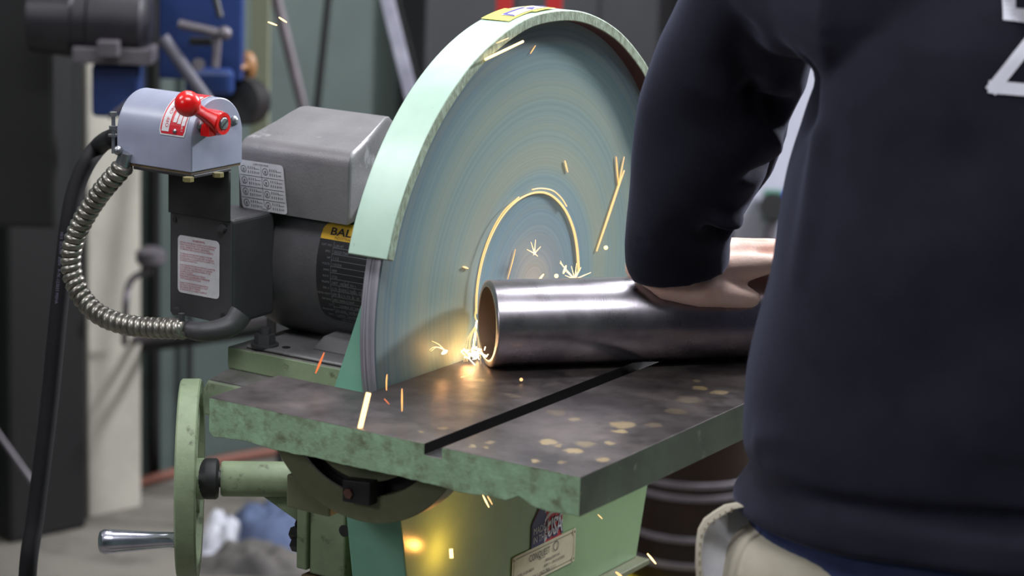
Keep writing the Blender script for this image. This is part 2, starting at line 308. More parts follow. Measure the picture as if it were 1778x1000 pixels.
for p in cab.data.polygons:
    if p.normal.y < -.8: p.material_index = 1
MB().box(x0a-.02, CX+.014, ca[0]-.012, ca[1]+.004, ZB-.006, ZB).build('cabinet_flange', g_castd, T, bevel=.001)
mb = MB(); mb.hexa([(-.16, -.26, ZF), (.09, -.26, ZF), (.09, .28, ZF), (-.16, .28, ZF), (-.05, -.17, ZB-.006), (.008, -.17, ZB-.006), (.008, .19, ZB-.006), (-.05, .19, ZB-.006)])
mb.build('pedestal', g_cab, T, bevel=.004)
# back plate and guard
gy, gz = -.0024, -.0091
poly = [(-.19, -.10), (-.200, .074)]+[(gy+.262*math.cos(a), gz+.262*math.sin(a)) for a in np.radians(np.linspace(158.5, 21.5, 40))]+[(.200, .074), (.19, -.10)]
MB().prism(poly, 0, -.030, -.0245).build('back_plate', g_teal, T)
h1, h2 = on(627, 530, 1, -.245), on(582, 668, 1, -.245); kz = (h2[0]-h1[0])/(h2[2]-h1[2])
MB().prism([(-.0165, h1[2]+.012), (h1[0]+kz*.012, h1[2]+.012), (h2[0]+kz*(-.115-h2[2]), -.115), (-.0165, -.115)], 1, -.245, .245).build('disc_housing', g_teal, T, bevel=.001)
mb = MB(); a0, a1 = math.radians(163.2), math.radians(16.8); rings = []
for i in range(81):
    a = a0+(a1-a0)*i/80; w = .0004*noise.noise(Vector((i*.35, 0, 0))); c, s_ = math.cos(a), math.sin(a)
    w2 = .0012*noise.noise(Vector((i*.13, 5, 0)))
    rings.append([(-.0255, gy+(.2688)*c, gz+.2688*s_), (.016+w, gy+(.2688+w2)*c, gz+(.2688+w2)*s_), (.016+w, gy+(.2585+w2)*c, gz+(.2585+w2)*s_), (-.0255, gy+.2585*c, gz+.2585*s_)])
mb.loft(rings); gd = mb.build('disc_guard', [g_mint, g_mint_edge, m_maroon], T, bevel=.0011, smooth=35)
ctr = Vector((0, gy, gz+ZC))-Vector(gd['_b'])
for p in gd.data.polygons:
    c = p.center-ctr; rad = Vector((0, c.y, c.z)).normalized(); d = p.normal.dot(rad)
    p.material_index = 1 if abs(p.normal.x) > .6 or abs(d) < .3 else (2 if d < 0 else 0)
# sticker on the guard: yellow tape frame, pale field, violet arrow (wrapped on the rim)
def gfn(u, v, h):   # u along the rim (from the top towards the left), v across (x)
    a = math.pi/2+u/.2694; return np.array([v, gy+(.2698+h)*math.cos(a), gz+(.2698+h)*math.sin(a)])
def strip(D, u0, u1, v0, v1, k, h, n=14, jag=0.):
    for i in range(n):
        a, b = u0+(u1-u0)*i/n, u0+(u1-u0)*(i+1)/n; D.poly([(a, v0), (b, v0), (b, v1), (a, v1)], k, h)
D = Decal(gfn)
strip(D, .022, .062, -.0245, .006, 0, .0003); strip(D, -.012, .024, -.016, .010, 0, .0003)
strip(D, .018, .048, -.012, .003, 1, .0007); strip(D, -.008, .018, -.012, .004, 1, .0007)
strip(D, .012, .046, -.011, -.0085, 2, .0011); D.poly([(.006, -.002), (.016, -.006), (.016, .002)], 2, .0011)
D.poly([(.046, -.011), (.048, .002), (.0455, .002), (.0435, -.011)], 2, .0011)
D.text('ROTATION', .010, -.004, .0055, 2, .0011, rot=math.pi)
D.mb.build('arrow_sticker', [m_tape, m_tapew, m_violet], T)['label'] = 'peeling yellow and pale sticker with a violet arrow'
# disc
th = np.linspace(0, 2*np.pi, 160, endpoint=False)
mb = MB(); prof = [(-.0152, .02), (-.0152, .2525), (-.0148, .254), (-.010, .2540), (-.0097, .2533), (-.006, .2533), (-.0057, .254), (-.0015, .254), (0, .2535)]
mb.loft([[(x, r*math.cos(a), r*math.sin(a)) for a in th] for x, r in prof])
mb.build('disc_plate', m_rim, T, smooth=30)
mb = MB(); mb.loft([[(x, r*math.cos(a), r*math.sin(a)) for a in th] for x, r in [(.0001, .2532), (.0009, .2532), (.0011, .2526)]], caps=False)
rr = [.2526*(1-(i/24)) for i in range(24)]+[.002]
mb.loft([[(.0011, r*math.cos(a), r*math.sin(a)) for a in th] for r in rr], caps=False)
mb.build('abrasive_disc', m_disc, T, origin=(0, 0, 0), smooth=30)
MB().cyl((-.15, 0, 0), (-.0155, 0, 0), .016).build('arbor', m_steel, T, smooth=30)
# table
def side_z(x, y):
    n = .0022*noise.noise(Vector((x*28, y*28, 3)))+.0008*noise.noise(Vector((x*120, y*120, 9)))
    return n
mb = MB(); tx0, tx1, ty, TH = -.0925, .2725, .3615, .0325
SX = (.1273, .1444)
xs = sorted(set([round(float(x), 5) for x in np.linspace(tx0, tx1, 66)]+[.0034, SX[0], SX[1]])); ys = [-ty, -.2665, .2665, ty]
def zbot(x, y):
    z = TZ-TH+(side_z(x, y) if abs(y) > .3 else 0)
    if y < -.3 and .205 < x < .232: z += .006*math.exp(-((x-.217)/.008)**2)
    if x < tx0+.006: z += .004*(1-(x-tx0)/.006)**2
    return z
def cellin(i, j): return 0 <= i < len(xs)-1 and 0 <= j < 3 and not (j == 1 and xs[i] < .0033)
def ztop(i): return TZ-.0095 if SX[0]-1e-6 <= xs[i] < SX[1]-1e-6 else TZ
vid = {}
def vx(x, y, z):
    k_ = (round(x, 5), round(y, 5), round(z, 6))
    if k_ not in vid: vid[k_] = len(mb.v); mb.v.append((x, y, z))
    return vid[k_]
def fc(*p): mb.f.append(tuple(vx(*q) for q in p)); mb.m.append(0)
for i in range(len(xs)-1):
    for j in range(3):
        if not cellin(i, j): continue
        x0, x1, y0, y1, zt = xs[i], xs[i+1], ys[j], ys[j+1], ztop(i)
        fc((x0, y0, zt), (x1, y0, zt), (x1, y1, zt), (x0, y1, zt)); fc((x0, y1, zbot(x0, y1)), (x1, y1, zbot(x1, y1)), (x1, y0, zbot(x1, y0)), (x0, y0, zbot(x0, y0)))
        if not cellin(i, j-1): fc((x0, y0, zbot(x0, y0)), (x1, y0, zbot(x1, y0)), (x1, y0, zt), (x0, y0, zt))
        if not cellin(i, j+1): fc((x1, y1, zbot(x1, y1)), (x0, y1, zbot(x0, y1)), (x0, y1, zt), (x1, y1, zt))
        for ii, x, sg in ((i-1, x0, 1), (i+1, x1, -1)):
            if not cellin(ii, j): q = [(x, y1, zbot(x, y1)), (x, y0, zbot(x, y0)), (x, y0, zt), (x, y1, zt)]
            elif ztop(ii) < zt: q = [(x, y1, ztop(ii)), (x, y0, ztop(ii)), (x, y0, zt), (x, y1, zt)]
            else: continue
            fc(*(q if sg > 0 else q[::-1]))
tab = mb.build('table_top', [g_edge, m_table, g_side, m_black], T, bevel=.0011); tab.modifiers['bevel'].material = 1
for p in tab.data.polygons:
    c = p.center+tab.location+T.location; n = p.normal
    p.material_index = 1 if n.z > .8 and c.z > TZ-.005+ZC else (3 if (.12 < c.x < .15 and c.z > TZ-.0094+ZC and abs(n.x) > .5 or n.z > .8) else (2 if n.x > .5 or n.x < -.5 and c.x > 0 else 0))
# trunnion
def arcplate(cx, cz, R0, R1, a0, a1, y0, y1, n=60):
    A = np.radians(np.linspace(a0, a1, n)); return [(cx+R1*math.cos(a), cz+R1*math.sin(a)) for a in A]+[(cx+R0*math.cos(a), cz+R0*math.sin(a)) for a in A[::-1]]
mb = MB(); mb.prism(arcplate(.0425, -.0325, .0825, .1058, 203, 337, 0, 0), 1, -.33, -.309)
mb.prism([(.0425+.0705*math.cos(a), -.0325+.0705*math.sin(a)) for a in np.radians(np.linspace(221.5, 318.5, 40))], 1, -.33, -.309)
mb.build('trunnion', g_castd, T, bevel=.0012, smooth=30)
mb = MB(); mb.prism(arcplate(.0425, -.0325, .069, .084, 206, 334, 0, 0), 1, -.316, -.310)
mb.build('trunnion_groove', m_black, T, smooth=30)
mb = MB(); mb.prism(arcplate(.0425, -.0325, .0812, .0826, 212, 262, 0, 0), 1, -.3302, -.318); mb.build('groove_rim', m_steel, T, smooth=30)
mb = MB(); mb.prism([(.0327, -.1015), (.0327, -.1203), (.0603, -.1192), (.0603, -.0985)], 1, -.341, -.318); mb.build('clamp_block', m_black, T, bevel=.001)
mb = MB(); mb.cyl((.040, -.3415, -.1115), (.040, -.3435, -.1115), .0045, seg=6); mb.build('clamp_screw', mat('rusty_steel', sr(104, 62, 50), sr(70, 50, 44), rough=.7, scale=200), T)
mb = MB(); mb.box(-.02, .11, -.309, -.21, -.10, -.0805); mb.box(-.05, -.004, -.309, -.16, -.15, -.12); mb.build('trunnion_support', g_castd, T, bevel=.002)
# tilt bracket on the pedestal
mb = MB(); mb.box(-.106, -.066, -.200, -.10, -.252, -.12); mb.build('tilt_bracket', g_cast, T, bevel=.002)
MB().box(-.119, -.107, -.203, -.10, -.249, -.13).build('bracket_flange', g_cast, T, bevel=.002)
MB().box(-.112, -.066, -.204, -.10, -.272, -.253).build('bracket_foot', mat('rusty_brown', sr(96, 76, 50), sr(70, 58, 42), rough=.7, scale=60), T, bevel=.001)
p = on(597, 922, 1, -.2006); MB().cyl(p, p+[0, .0006, 0], .0055, seg=20).build('bolt_hole', m_black, T)
wd = np.array([math.cos(math.radians(36.7)), math.sin(math.radians(36.7)), 0]); wc = dep(330, 831, 2.25); wy = np.array([-wd[1], wd[0], 0])
t0 = dep(384, 831, 2.255)
mb = MB(); mb.lathe([(0, .0152), (.002, .0165), (.05, .0165), (.085, .0155), (.14, .0155)], t0, wd, 32); mb.build('crank_tube', g_cast, T, smooth=35)
g = [t0+wd*.037+[0, 0, -.0145], t0+wd*.125+[0, 0, -.0145], t0+wd*.125+[0, 0, -.06], t0+wd*.08+[0, 0, -.046]]
mb = MB(); q = wy*.004; mb.hexa([g[0]-q, g[3]-q, g[3]+q, g[0]+q, g[1]-q, g[2]-q, g[2]+q, g[1]+q]); mb.build('gusset', g_cast, T, bevel=.0008)
mb = MB()
for px, py, r_ in ((511, 925, .0065), (514, 944, .0075)):
    p = dep(px, py, 2.275); mb.cyl(p-X*.002, p+X*.011, r_, seg=6)
p = dep(519, 908, 2.278); mb.cyl(p-X*.001, p+X*.008, .0055, seg=6)
mb.build('bracket_bolts', m_black, T)
mb = MB(); mb.lathe([(-.012, .012), (0, .0185), (.002, .019), (.011, .019), (.013, .017)], dep(355, 831, 2.248), wd, 28); mb.build('shaft_collar', m_black, T, smooth=30)
mb = MB(); mb.lathe([(0, .008), (.04, .008)], dep(352, 831, 2.247), wd, 20); mb.build('shaft', m_dark, T, smooth=30)
# handwheel
hw = MB(); hw.loft([[wc+wd*t+(wy*math.cos(a)+Z*math.sin(a))*r for a in np.linspace(0, 2*np.pi, 72, endpoint=False)] for t, r in [(-.0095, .0905), (-.008, .0920), (.008, .0922), (.0095, .0908), (.0092, .079), (-.0092, .079)]], closed=True)
hw.lathe([(-.012, .017), (-.011, .019), (.013, .019), (.014, .017)], wc, wd, 24)
for k in range(5):
    a = math.radians(-35+72*k); e = wy*math.cos(a)+Z*math.sin(a); f_ = -wy*math.sin(a)+Z*math.cos(a)
    hw.obox(wc+e*.048+wd*.001, wd*.005, f_*.008, e*.036)
hwo = hw.build('handwheel', g_cast, T, smooth=35)
hp = dep(315, 937, 2.185); hd = dep(172, 941, 2.16)-hp; hl = np.linalg.norm(hd)
MB().lathe([(0, .0064), (.002, .0068), (hl*.45, .0085), (hl*.85, .0109), (hl*.94, .0110), (hl*.985, .0094), (hl*.998, .0065), (hl, .003)], hp, hd, 32).build('crank_handle', m_alu, hwo, smooth=40)
MB().cyl(hp-hd/hl*.012, hp+hd/hl*.0004, .0055, seg=16).build('handle_pin', m_black, hwo, smooth=40)
# motor shelf
mb = MB(); mb.box(-.274, -.05, -.112, .10, -.1035, -.0815); sfo = [mb.build('motor_shelf', [g_cast, m_dust], T, bevel=.0015)]
mb = MB(); mb.hexa([(-.288, -.150, -.142), (-.05, -.150, -.142), (-.05, .10, -.142), (-.288, .10, -.142), (-.276, -.140, -.109), (-.05, -.140, -.109), (-.05, .10, -.109), (-.276, .10, -.109)])
mb.hexa([(-.276, -.140, -.109), (-.05, -.140, -.109), (-.05, .10, -.109), (-.276, .10, -.109), (-.274, -.112, -.1035), (-.05, -.112, -.1035), (-.05, .10, -.1035), (-.274, .10, -.1035)])
sfo.append(mb.build('shelf_casting', [g_cast, m_dust], T, bevel=.003))
for o in sfo:
    for p in o.data.polygons:
        if p.normal.z > .35: p.material_index = 1
mb = MB(); mb.box(-.33, -.318, .02, .06, -.16, -.085); mb.build('shelf_bracket', m_dark, T, bevel=.001)
mb = MB(); mb.box(-.255, -.06, -.108, .09, -.0812, -.0775)
c1 = on(540, 606, 2, -.0775); mb.hexa([(c1[0], c1[1], -.078), (c1[0]+.07, c1[1], -.078), (c1[0]+.07, c1[1]+.06, -.078), (c1[0], c1[1]+.06, -.078), (c1[0]+.010, c1[1]+.006, -.0640), (c1[0]+.07, c1[1]+.006, -.0640), (c1[0]+.07, c1[1]+.05, -.0610), (c1[0]+.010, c1[1]+.05, -.0610)])
for s_ in (1,):
    mb.hexa([(-.17, s_*.085, -.078), (-.105, s_*.085, -.078), (-.105, s_*.045, -.078), (-.17, s_*.045, -.078), (-.158, s_*.079, -.063), (-.118, s_*.079, -.063), (-.118, s_*.05, -.06), (-.158, s_*.05, -.06)] if s_ < 0 else [(-.17, .045, -.078), (-.105, .045, -.078), (-.105, .085, -.078), (-.17, .085, -.078), (-.158, .05, -.06), (-.118, .05, -.06), (-.118, .079, -.063), (-.158, .079, -.063)])
mb.build('motor_base', m_cover, T, bevel=.003, smooth=30)
bp = on(460, 588, 1, -.098); mb = MB(); bx_, by_ = bp[0], bp[1]
mb.cyl((bx_, by_, -.0775), (bx_, by_, -.0755), .0135, seg=28); mb.cyl((bx_, by_, -.0755), (bx_, by_, -.066), .0105, .0100, seg=6); mb.cyl((bx_, by_, -.066), (bx_, by_, -.060), .0055, seg=16)
mb.build('mounting_bolt', m_dark, T, smooth=30)
p = on(497, 603, 2, -.0772); MB().cyl(p, p+[0, 0, .0003], .0042, seg=20).build('slot_hole', m_black, T)
# motor
M = MB(); M.lathe([(0, .0800), (.001, .083), (.20, .083), (.201, .081)], (-.262, 0, 0), X, 96); motor = M.build('motor', m_grey, T, smooth=30)
MB().lathe([(-.055, .045), (-.052, .06), (-.04, .073), (-.008, .0815), (0, .0815)], (-.262, 0, 0), X, 64).build('motor_endbell', m_dark, motor, smooth=30)
MB().lathe([(0, .0815), (.02, .07), (.04, .03)], (-.062, 0, 0), X, 64).build('motor_front_endbell', m_dark, motor, smooth=30)
# capacitor cover
def cover_prof(sc=1.):
    P_ = [(-.0855, .050), (-.0865, .075), (-.0855, .104)]
    P_ += [(-.0855+.017*(1-math.cos(a)), .104+.016*math.sin(a)) for a in np.radians(np.linspace(15, 72, 6))]
    P_ += [(-.055, .1232), (-.03, .1292), (-.004, .1362), (.010, .1392), (.018, .1385), (.028, .133), (.055, .110), (.068, .09), (.07, .05)]
    return P_
P_ = cover_prof(); xl = lambda y: -.2855; 
def cov_ring(ins, x_off_r, x_off_l=0): pass
mb = MB(); rings = []
cy_, cz_ = -.01, .085
for t, ins in [(0, .006), (.0025, .0015), (.007, 0), (.5, 0), (.992, 0), (.998, .0015), (1., .006)]:
    ring = []
    for (y, z) in P_:
        xr = -.152-.27*max(0, y+.086)-.02*(1 if z < .06 else 0)*0
        x = -.2855+(xr+.2855)*(t if t > .1 else t) if t > .1 else -.2855+t
        d_ = np.array([y-cy_, z-cz_]); L_ = np.linalg.norm(d_); d_ = d_*(1-ins/L_)
        ring.append((x, cy_+d_[0], max(cz_+d_[1], .048)))
    rings.append(ring)
mb.loft(rings); cov = mb.build('capacitor_cover', m_cover, motor, smooth=40, bevel=.0012)
# wiring diagram label on the cover
O = on(413, 276, 1, -.0875); O2 = on(499, 367, 1, -.0875)
lw, lh = .0545, .0468
D = Decal(lambda u, v, h: np.array([-.2812+u+.0085*(lh-v)/lh*1., -.0868-h, .0515+v-.001+.0*u])); 
D = Decal(lambda u, v, h, x0=on(413, 276, 1, -.0875)[0], z0=on(413, 276, 1, -.0875)[2]: np.array([x0+u+.13*(lh-v), -.0872-h, z0-lh+v]))
D.poly(rrect(0, 0, lw, lh, .0035), 0, .0002)
D.text('LOW VOLTAGE', lw*.5, lh-.0035, .0026, 1, .0004, align='c')
for r_ in range(4):
    v0 = lh-.0135-.0108*r_
    for c_ in range(2):
        u0 = .002+c_*.0262; D.ring(u0+.004, v0+.005, .0034, .0005, 1, .0004); D.ring(u0+.004, v0+.005, .001, .0005, 1, .0004)
        D.text('CW', u0+.0022, v0+.0026, .0018, 1, .0004)
        for i in range(4):
            D.rect(u0+.0095+i*.0025, v0+.0057, u0+.0102+i*.0025, v0+.0082, 1, .0004); D.rect(u0+.0095+i*.0025, v0+.0015, u0+.0102+i*.0025, v0+.004, 1, .0004)
        D.rect(u0+.018, v0+.0062, u0+.0235, v0+.0066, 1, .0004); D.text('LINE', u0+.0185, v0+.0021, .0022, 1, .0004)
    if r_: D.rect(.001, v0+.0098, lw-.001, v0+.0102, 1, .0004)
D.rect(.0271, .004, .0275, lh-.004, 1, .0004); D.text('THERMAL', lw*.5, .001, .0022, 1, .0004, align='c')
D.mb.build('wiring_label', [m_white, m_ink], motor)
# motor nameplate wrapped on the shell
NR = .0836; nu0 = on(549, 470, 1, -.0836)[0]
def nfn(u, v, h, x0=nu0): a = v/NR; return np.array([x0+u, -(NR+h)*math.cos(a), (NR+h)*math.sin(a)])
D = Decal(nfn); NV0, NV1, NW = -.051, .050, .088; yb = .0325
def curvedpoly(u0, u1, v0, v1, k, h, n=16, r0=0., r1=0.):
    for i in range(n):
        a, b = v0+(v1-v0)*i/n, v0+(v1-v0)*(i+1)/n
        def ins(v):
            o = 0.
            if r1 and v > v1-r1: o = r1-math.sqrt(max(0, r1*r1-(v-v1+r1)**2))
            if r0 and v < v0+r0: o = r0-math.sqrt(max(0, r0*r0-(v0+r0-v)**2))
            return o
        D.poly([(u0+ins(a), a), (u1-ins(a), a), (u1-ins(b), b), (u0+ins(b), b)], k, h)
curvedpoly(0, NW, NV0, yb, 0, .0002, r0=.012); curvedpoly(0, NW, yb, NV1, 2, .0002, n=8, r1=.010)
D.text('BALDOR', .0095, .0372, .0105, 0, .0005, sx=1.35, off=.0002); D.text('INDUSTRIAL MOTOR', .016, .0335, .0035, 0, .0005)
D.text('BALDOR', .0095, .0372, .0105, 0, .0005, sx=1.35)
rows = [('CAT. NO.', 'L3514T'), ('SPEC.', '35D27-T584'), ('HP', '1-1/2'), ('VOLTS', '115/230'), ('AMPS', '18/9'), ('R.P.M.', '1725'), ('FRAME', '145T   HZ 60   PH 1'), ('SER. F.', '1.15  CODE J  DES L  CLASS B'), ('NEMA NOM', 'EFF 75.5 %  P.F. 61  60'), ('RATING', '40C AMB-CONT'), ('CC', '      USABLE AT 208V'), ('BEARINGS', 'DE 6205   ODE 6203'), ('ENCL.', 'OPEN    SN F0908')]
for i, (a, b) in enumerate(rows):
    v = .0262-.0059*i
    D.rect(.017, v-.0011, NW-.004, v-.0007, 1, .0005); D.text(a, .0155, v, .0029, 1, .0005, align='r'); D.text(b, .0185, v, .0034, 1, .0005)
for i in range(13): v = .0262-.0059*i; D.rect(.017, v-.0011, .0173, v+.0051, 1, .0005)
for r_, us in ((6, (.034, .038, .058)), (7, (.027, .037, .045, .053)), (8, (.026, .042, .052)), (11, (.040, .046)), (12, (.03, .05))):
    for u in us: v = .0262-.0059*r_; D.rect(u, v-.0011, u+.0003, v+.0045, 1, .0005)
D.text('MFG. IN U.S.A.', .022, -.0497, .003, 1, .0005)
D.mb.build('nameplate', [m_npl, m_npw, m_yel], motor)
p = on(610, 551, 1, -.066); MB().sphere(p, .0022, 12).build('plate_screw', m_zinc, motor, smooth=True)
# conduit box beside the motor with its cover plate
mb = MB(); mb.box(-.3165, -.2428, -.1435, -.079, -.0505, .0515); jb = mb.build('conduit_box', m_dark, motor, bevel=.004, seg=3)
mb = MB(); mb.prism([(-.3175, -.0480), (-.2475, -.0500), (-.2425, -.046), (-.2425, .0510), (-.246, .0535), (-.3175, .0535)], 1, -.1462, -.1437); mb.build('cover_plate', m_dark, motor, bevel=.0012)
mb = MB(); mb.box(-.3165, -.2435, -.1500, -.1463, .0505, .0985); mb.box(-.3165, -.2435, -.200, -.1463, .0985, .1015); mb.build('switch_bracket', m_black, T, bevel=.0006)
for (px, py), r_ in (((307, 540), .0045), ((388, 396), .0042)):
    p = on(px, py, 1, -.1465); MB().cyl(p, p-Y*.004, r_, r_*.85, seg=8).build('plate_bolt', m_dark, motor, smooth=30)
p = on(387, 548, 1, -.1466); MB().cyl(p, p-Y*.0006, .0026, seg=16).build('plate_bolt', m_black, motor)
p = on(303, 381, 1, -.1466); MB().cyl(p, p-Y*.0006, .0024, seg=16).build('plate_bolt', m_black, motor)
# warning label
wl0 = on(309, 407, 1, -.1467); ww, wh = .0508, .0560
D = Decal(lambda u, v, h: np.array([wl0[0]+u, -.1467-h, wl0[2]-wh+v])); D.poly(rrect(0, 0, ww, wh, .0045), 0, .0001)
D.text('WARNING', ww/2, wh-.0047, .0032, 1, .0004, align='c')
txt = ['MOTOR MUST BE GROUNDED IN ACCORDANCE', 'WITH THE NATIONAL ELECTRICAL CODE AND', 'LOCAL CODES BY TRAINED PERSONNEL', 'TO PREVENT SERIOUS ELECTRICAL HAZARDS.', '', 'TO SERVICE MOTOR, DISCONNECT POWER', 'SOURCE FROM MOTOR AND ANY ACCESSORY', 'DEVICES AND ALLOW MOTOR TO COME TO A', 'COMPLETE STANDSTILL.', '', 'A LES TRANSPORTEURS DU MOTEUR LE METTRE', 'A LA TERRE EN ACCORD AVEC LES NORMES', 'DU CODE ELECTRIQUE NATIONAL ET LES', 'NORMES LOCALES.', 'POUR UN ENTRETIEN ELECTRIQUE', 'PERSONNEL QUALIFIE AFIN DE PREVENIR', 'TOUT DANGER ELECTRIQUE.', '', 'AVANT TOUTE INTERVENTION SUR LE', 'MOTEUR ET SES ACCESSOIRES IL FAUT', 'DECONNECTER ET VERIFIER', 'LE MOTEUR EST A L ARRET COMPLET']
for i, t in enumerate(txt): D.text(t, .0025, wh-.0075-.00218*i, .00232, 1, .0004, sx=.86)
D.mb.build('warning_label', [m_white, m_redink], motor)
# switch box
SX0, SX1, SYc, SR = -.3360, -.2462, -.1635, .0368
pr = [(SYc-SR, .1035), (SYc+SR, .1035)]+[(SYc+SR*math.cos(a), .1322+SR*math.sin(a)) for a in np.radians(np.linspace(0, 180, 25))]
mb = MB(); mb.prism(pr, 0, SX0, SX1); sw = mb.build('switch_box', m_switch, T, smooth=40, bevel=.0009)
MB().box(SX0+.001, SX1-.001, SYc-SR+.001, SYc+SR-.001, .1013, .1037).build('box_base', mat('rusty_brown'  , sr(96, 76, 50)), sw)
for px, py in ((327, 315), (379, 307)):
    p = on(px, py, 2, .098); MB().cyl(p, p+Z*.004, .0052, seg=6).build('base_bolt', mat('brass_bolt', sr(150, 140, 96), rough=.4, metal=.6), sw)
# switch lever
hub = on(383, 214, 0, -.232); hub = np.array([-.232, hub[1], hub[2]]); ball = on(326, 180, 0, -.222)
ha = np.array([SX1, hub[1], hub[2]])
L_ = MB(); L_.lathe([(0, .012), (.0135, .0115), (.0165, .0105), (.0185, .0102), (.0185, .0068), (.0178, .0066)], ha-X*.0005, X, 32)
v0 = ball-np.array([-.236, hub[1], hub[2]]); vl = np.linalg.norm(v0); v0 /= vl; nn = np.cross(v0, X); nn /= np.linalg.norm(nn); oo = np.cross(nn, v0)
rings = []
for t, w_, h_ in [(-.004, .0105, .0052), (.004, .0108, .0052), (.016, .0072, .0046), (.03, .0056, .0042), (vl-.008, .0056, .0042), (vl-.002, .0060, .0046)]:
    c = np.array([-.236, hub[1], hub[2]])+v0*t
    rings.append([c+nn*w_*math.copysign(abs(math.cos(a))**.6, math.cos(a))+oo*h_*math.copysign(abs(math.sin(a))**.6, math.sin(a)) for a in np.linspace(0, 2*np.pi, 16, endpoint=False)])
L_.loft(rings); L_.obox(ha+X*.008+np.array([0, -.010, -.006]), X*.005, Y*.005, Z*.005)
L_.sphere(ball, .0119, 40); lev = L_.build('switch_lever', m_red, sw, smooth=40); 
hs = ha+X*.0185; mb = MB(); mb.lathe([(-.002, .0058), (0, .0058), (.0008, .005)], hs, X, 24); mb.build('lever_screw', m_zinc, sw, smooth=35)
mb = MB(); mb.obox(hs+X*.0009, X*.0003, (Y*.8+Z*.6)*.0048, (Y*-.6+Z*.8)*.0007); mb.build('screw_slot', m_black, sw)
for px, py in ((347, 217), (405, 210)):
    p = on(px, py, 0, SX1); mb = MB(); mb.lathe([(0, .0045), (.0012, .0048), (.002, .0035), (.0035, .0034), (.0045, .002)], (SX1, p[1], p[2]), X, 16); mb.build('face_screw', m_zinc, sw, smooth=35)
# red and white switch label on the curved top
def sfn(u, v, h):  # u along x, v along the curve from the side up
    a = v/SR
    if v < 0: return np.array([SX1-.0385+u, SYc-SR-h, .1322+v])
    return np.array([SX1-.0385+u, SYc-(SR+h)*math.cos(a), .1322+(SR+h)*math.sin(a)])
D = Decal(sfn)
def sl(u0, u1, v0, v1, k, h, n=10, cut=0.):
    for i in range(n):
        a, b = v0+(v1-v0)*i/n, v0+(v1-v0)*(i+1)/n; ca_ = max(0, cut-(a-v0)); cb_ = max(0, cut-(b-v0)); D.poly([(u0+ca_*.5, a), (u1-ca_*.5, a), (u1-cb_*.5, b), (u0+cb_*.5, b)], k, h)
sl(0, .031, .003, .062, 0, .0005, 14, cut=.003); sl(.0012, .0298, .0045, .0605, 1, .0008, 14, cut=.003); sl(.003, .0115, .0065, .05, 0, .0011, 12)
for i in range(3): sl(.0145+.0052*i, .0186+.0052*i, .0155-.001*i, .050, 0, .0011, 8)
D.text('OFF  ON', .0105, .010, .0055, 1, .0014, rot=math.pi/2); D.text('2 SPEED', .0275, .0075, .003, 0, .0011, rot=math.pi/2)
D.mb.build('switch_label', [m_white, m_redp], sw)
p = sfn(.019, .0075, .001); MB().sphere(p, .0022, 12).build('label_rivet', m_zinc, sw, smooth=True)
# clamps and cable entries
p = on(199, 235, 1, -.175); mb = MB()
mb.cyl((SX0+.001, p[1], p[2]), (SX0-.010, p[1], p[2]), .0125, seg=24); mb.build('cable_gland', m_zinc, sw, smooth=30)
q = on(197, 235, 1, -.195); mb = MB(); mb.cyl(q+Z*.018, q-Z*.017, .0019, seg=10); mb.cyl(q+Z*.018, q+Z*.022, .0034, seg=10); mb.cyl(q+Z*.006, q+Z*.009, .0042, seg=6); mb.cyl(q-Z*.001, q+Z*.001, .005, seg=12); mb.build('clamp_screw', m_zinc, sw, smooth=30)
# power cord
pc = [on(200, 238, 1, -.180)]+[dep(px, py, D_) for px, py, D_ in ((176, 250, 2.465), (150, 284, 2.46), (131, 330, 2.455), (120, 385, 2.45), (112, 450, 2.45), (104, 520, 2.45), (96, 600, 2.45), (87, 690, 2.45), (75, 790, 2.45), (61, 900, 2.45), (48, 1000, 2.45))]
pc += [pc[-1]+[-.02, .02, -.12], pc[-1]+[-.05, .06, -.42], np.array([pc[-1][0]-.10, pc[-1][1]+.12, ZF+.02]), np.array([pc[-1][0]-.4, pc[-1][1]+.5, ZF+.011])]
MB().tube(spline(pc, 10), .0092, 16).build('power_cord', m_rubber, T, smooth=True)
D = Decal(lambda u, v, h: (lambda a, b: a+(b-a)*u+cr*v-cf*h)(dep(108, 410, 2.4395), dep(79, 740, 2.4395)))
pa, pb = dep(107, 402, 2.4400), dep(80, 735, 2.4400); dl = np.linalg.norm(pb-pa); du = (pb-pa)/dl; dv = np.cross(du, cf); dv /= np.linalg.norm(dv)
D = Decal(planefn(pa, du, dv, -cf)); D.text('10/3  SOOW  600V   P-7K-123033 MSHA', 0, -.001, .0042, 0, 0)
D.mb.build('cord_print', mat('cord_print', sr(92, 88, 110), rough=.6), T)
# flexible conduit: helix around a curved path
path = [on(215, 288, 1, -.203)]+[on(px, py, 1, -.205) for px, py in ((200, 305), (177, 332), (156, 362), (140, 390), (128, 420), (123, 450), (127, 482), (142, 515), (168, 543), (205, 560), (250, 568), (318, 571))]
sp = spline(path, 24); sp = np.array(sp); seg = np.linalg.norm(np.diff(sp, axis=0), axis=1); cum = np.r_[0, np.cumsum(seg)]; LT = cum[-1]
turns = int(LT/.0077); npt = turns*18; hel = []; a = None
for i in range(npt+1):
    s_ = LT*i/npt; c = np.array([np.interp(s_, cum, sp[:, j]) for j in range(3)]); c2 = np.array([np.interp(min(s_+.002, LT), cum, sp[:, j]) for j in range(3)]); c1 = np.array([np.interp(max(s_-.002, 0), cum, sp[:, j]) for j in range(3)])
    t = (c2-c1)/np.linalg.norm(c2-c1); a = Y-t*(Y@t); a /= np.linalg.norm(a); b = np.cross(t, a); ph = 2*math.pi*turns*i/npt
    hel.append(c+.0060*(a*math.cos(ph)+b*math.sin(ph)))
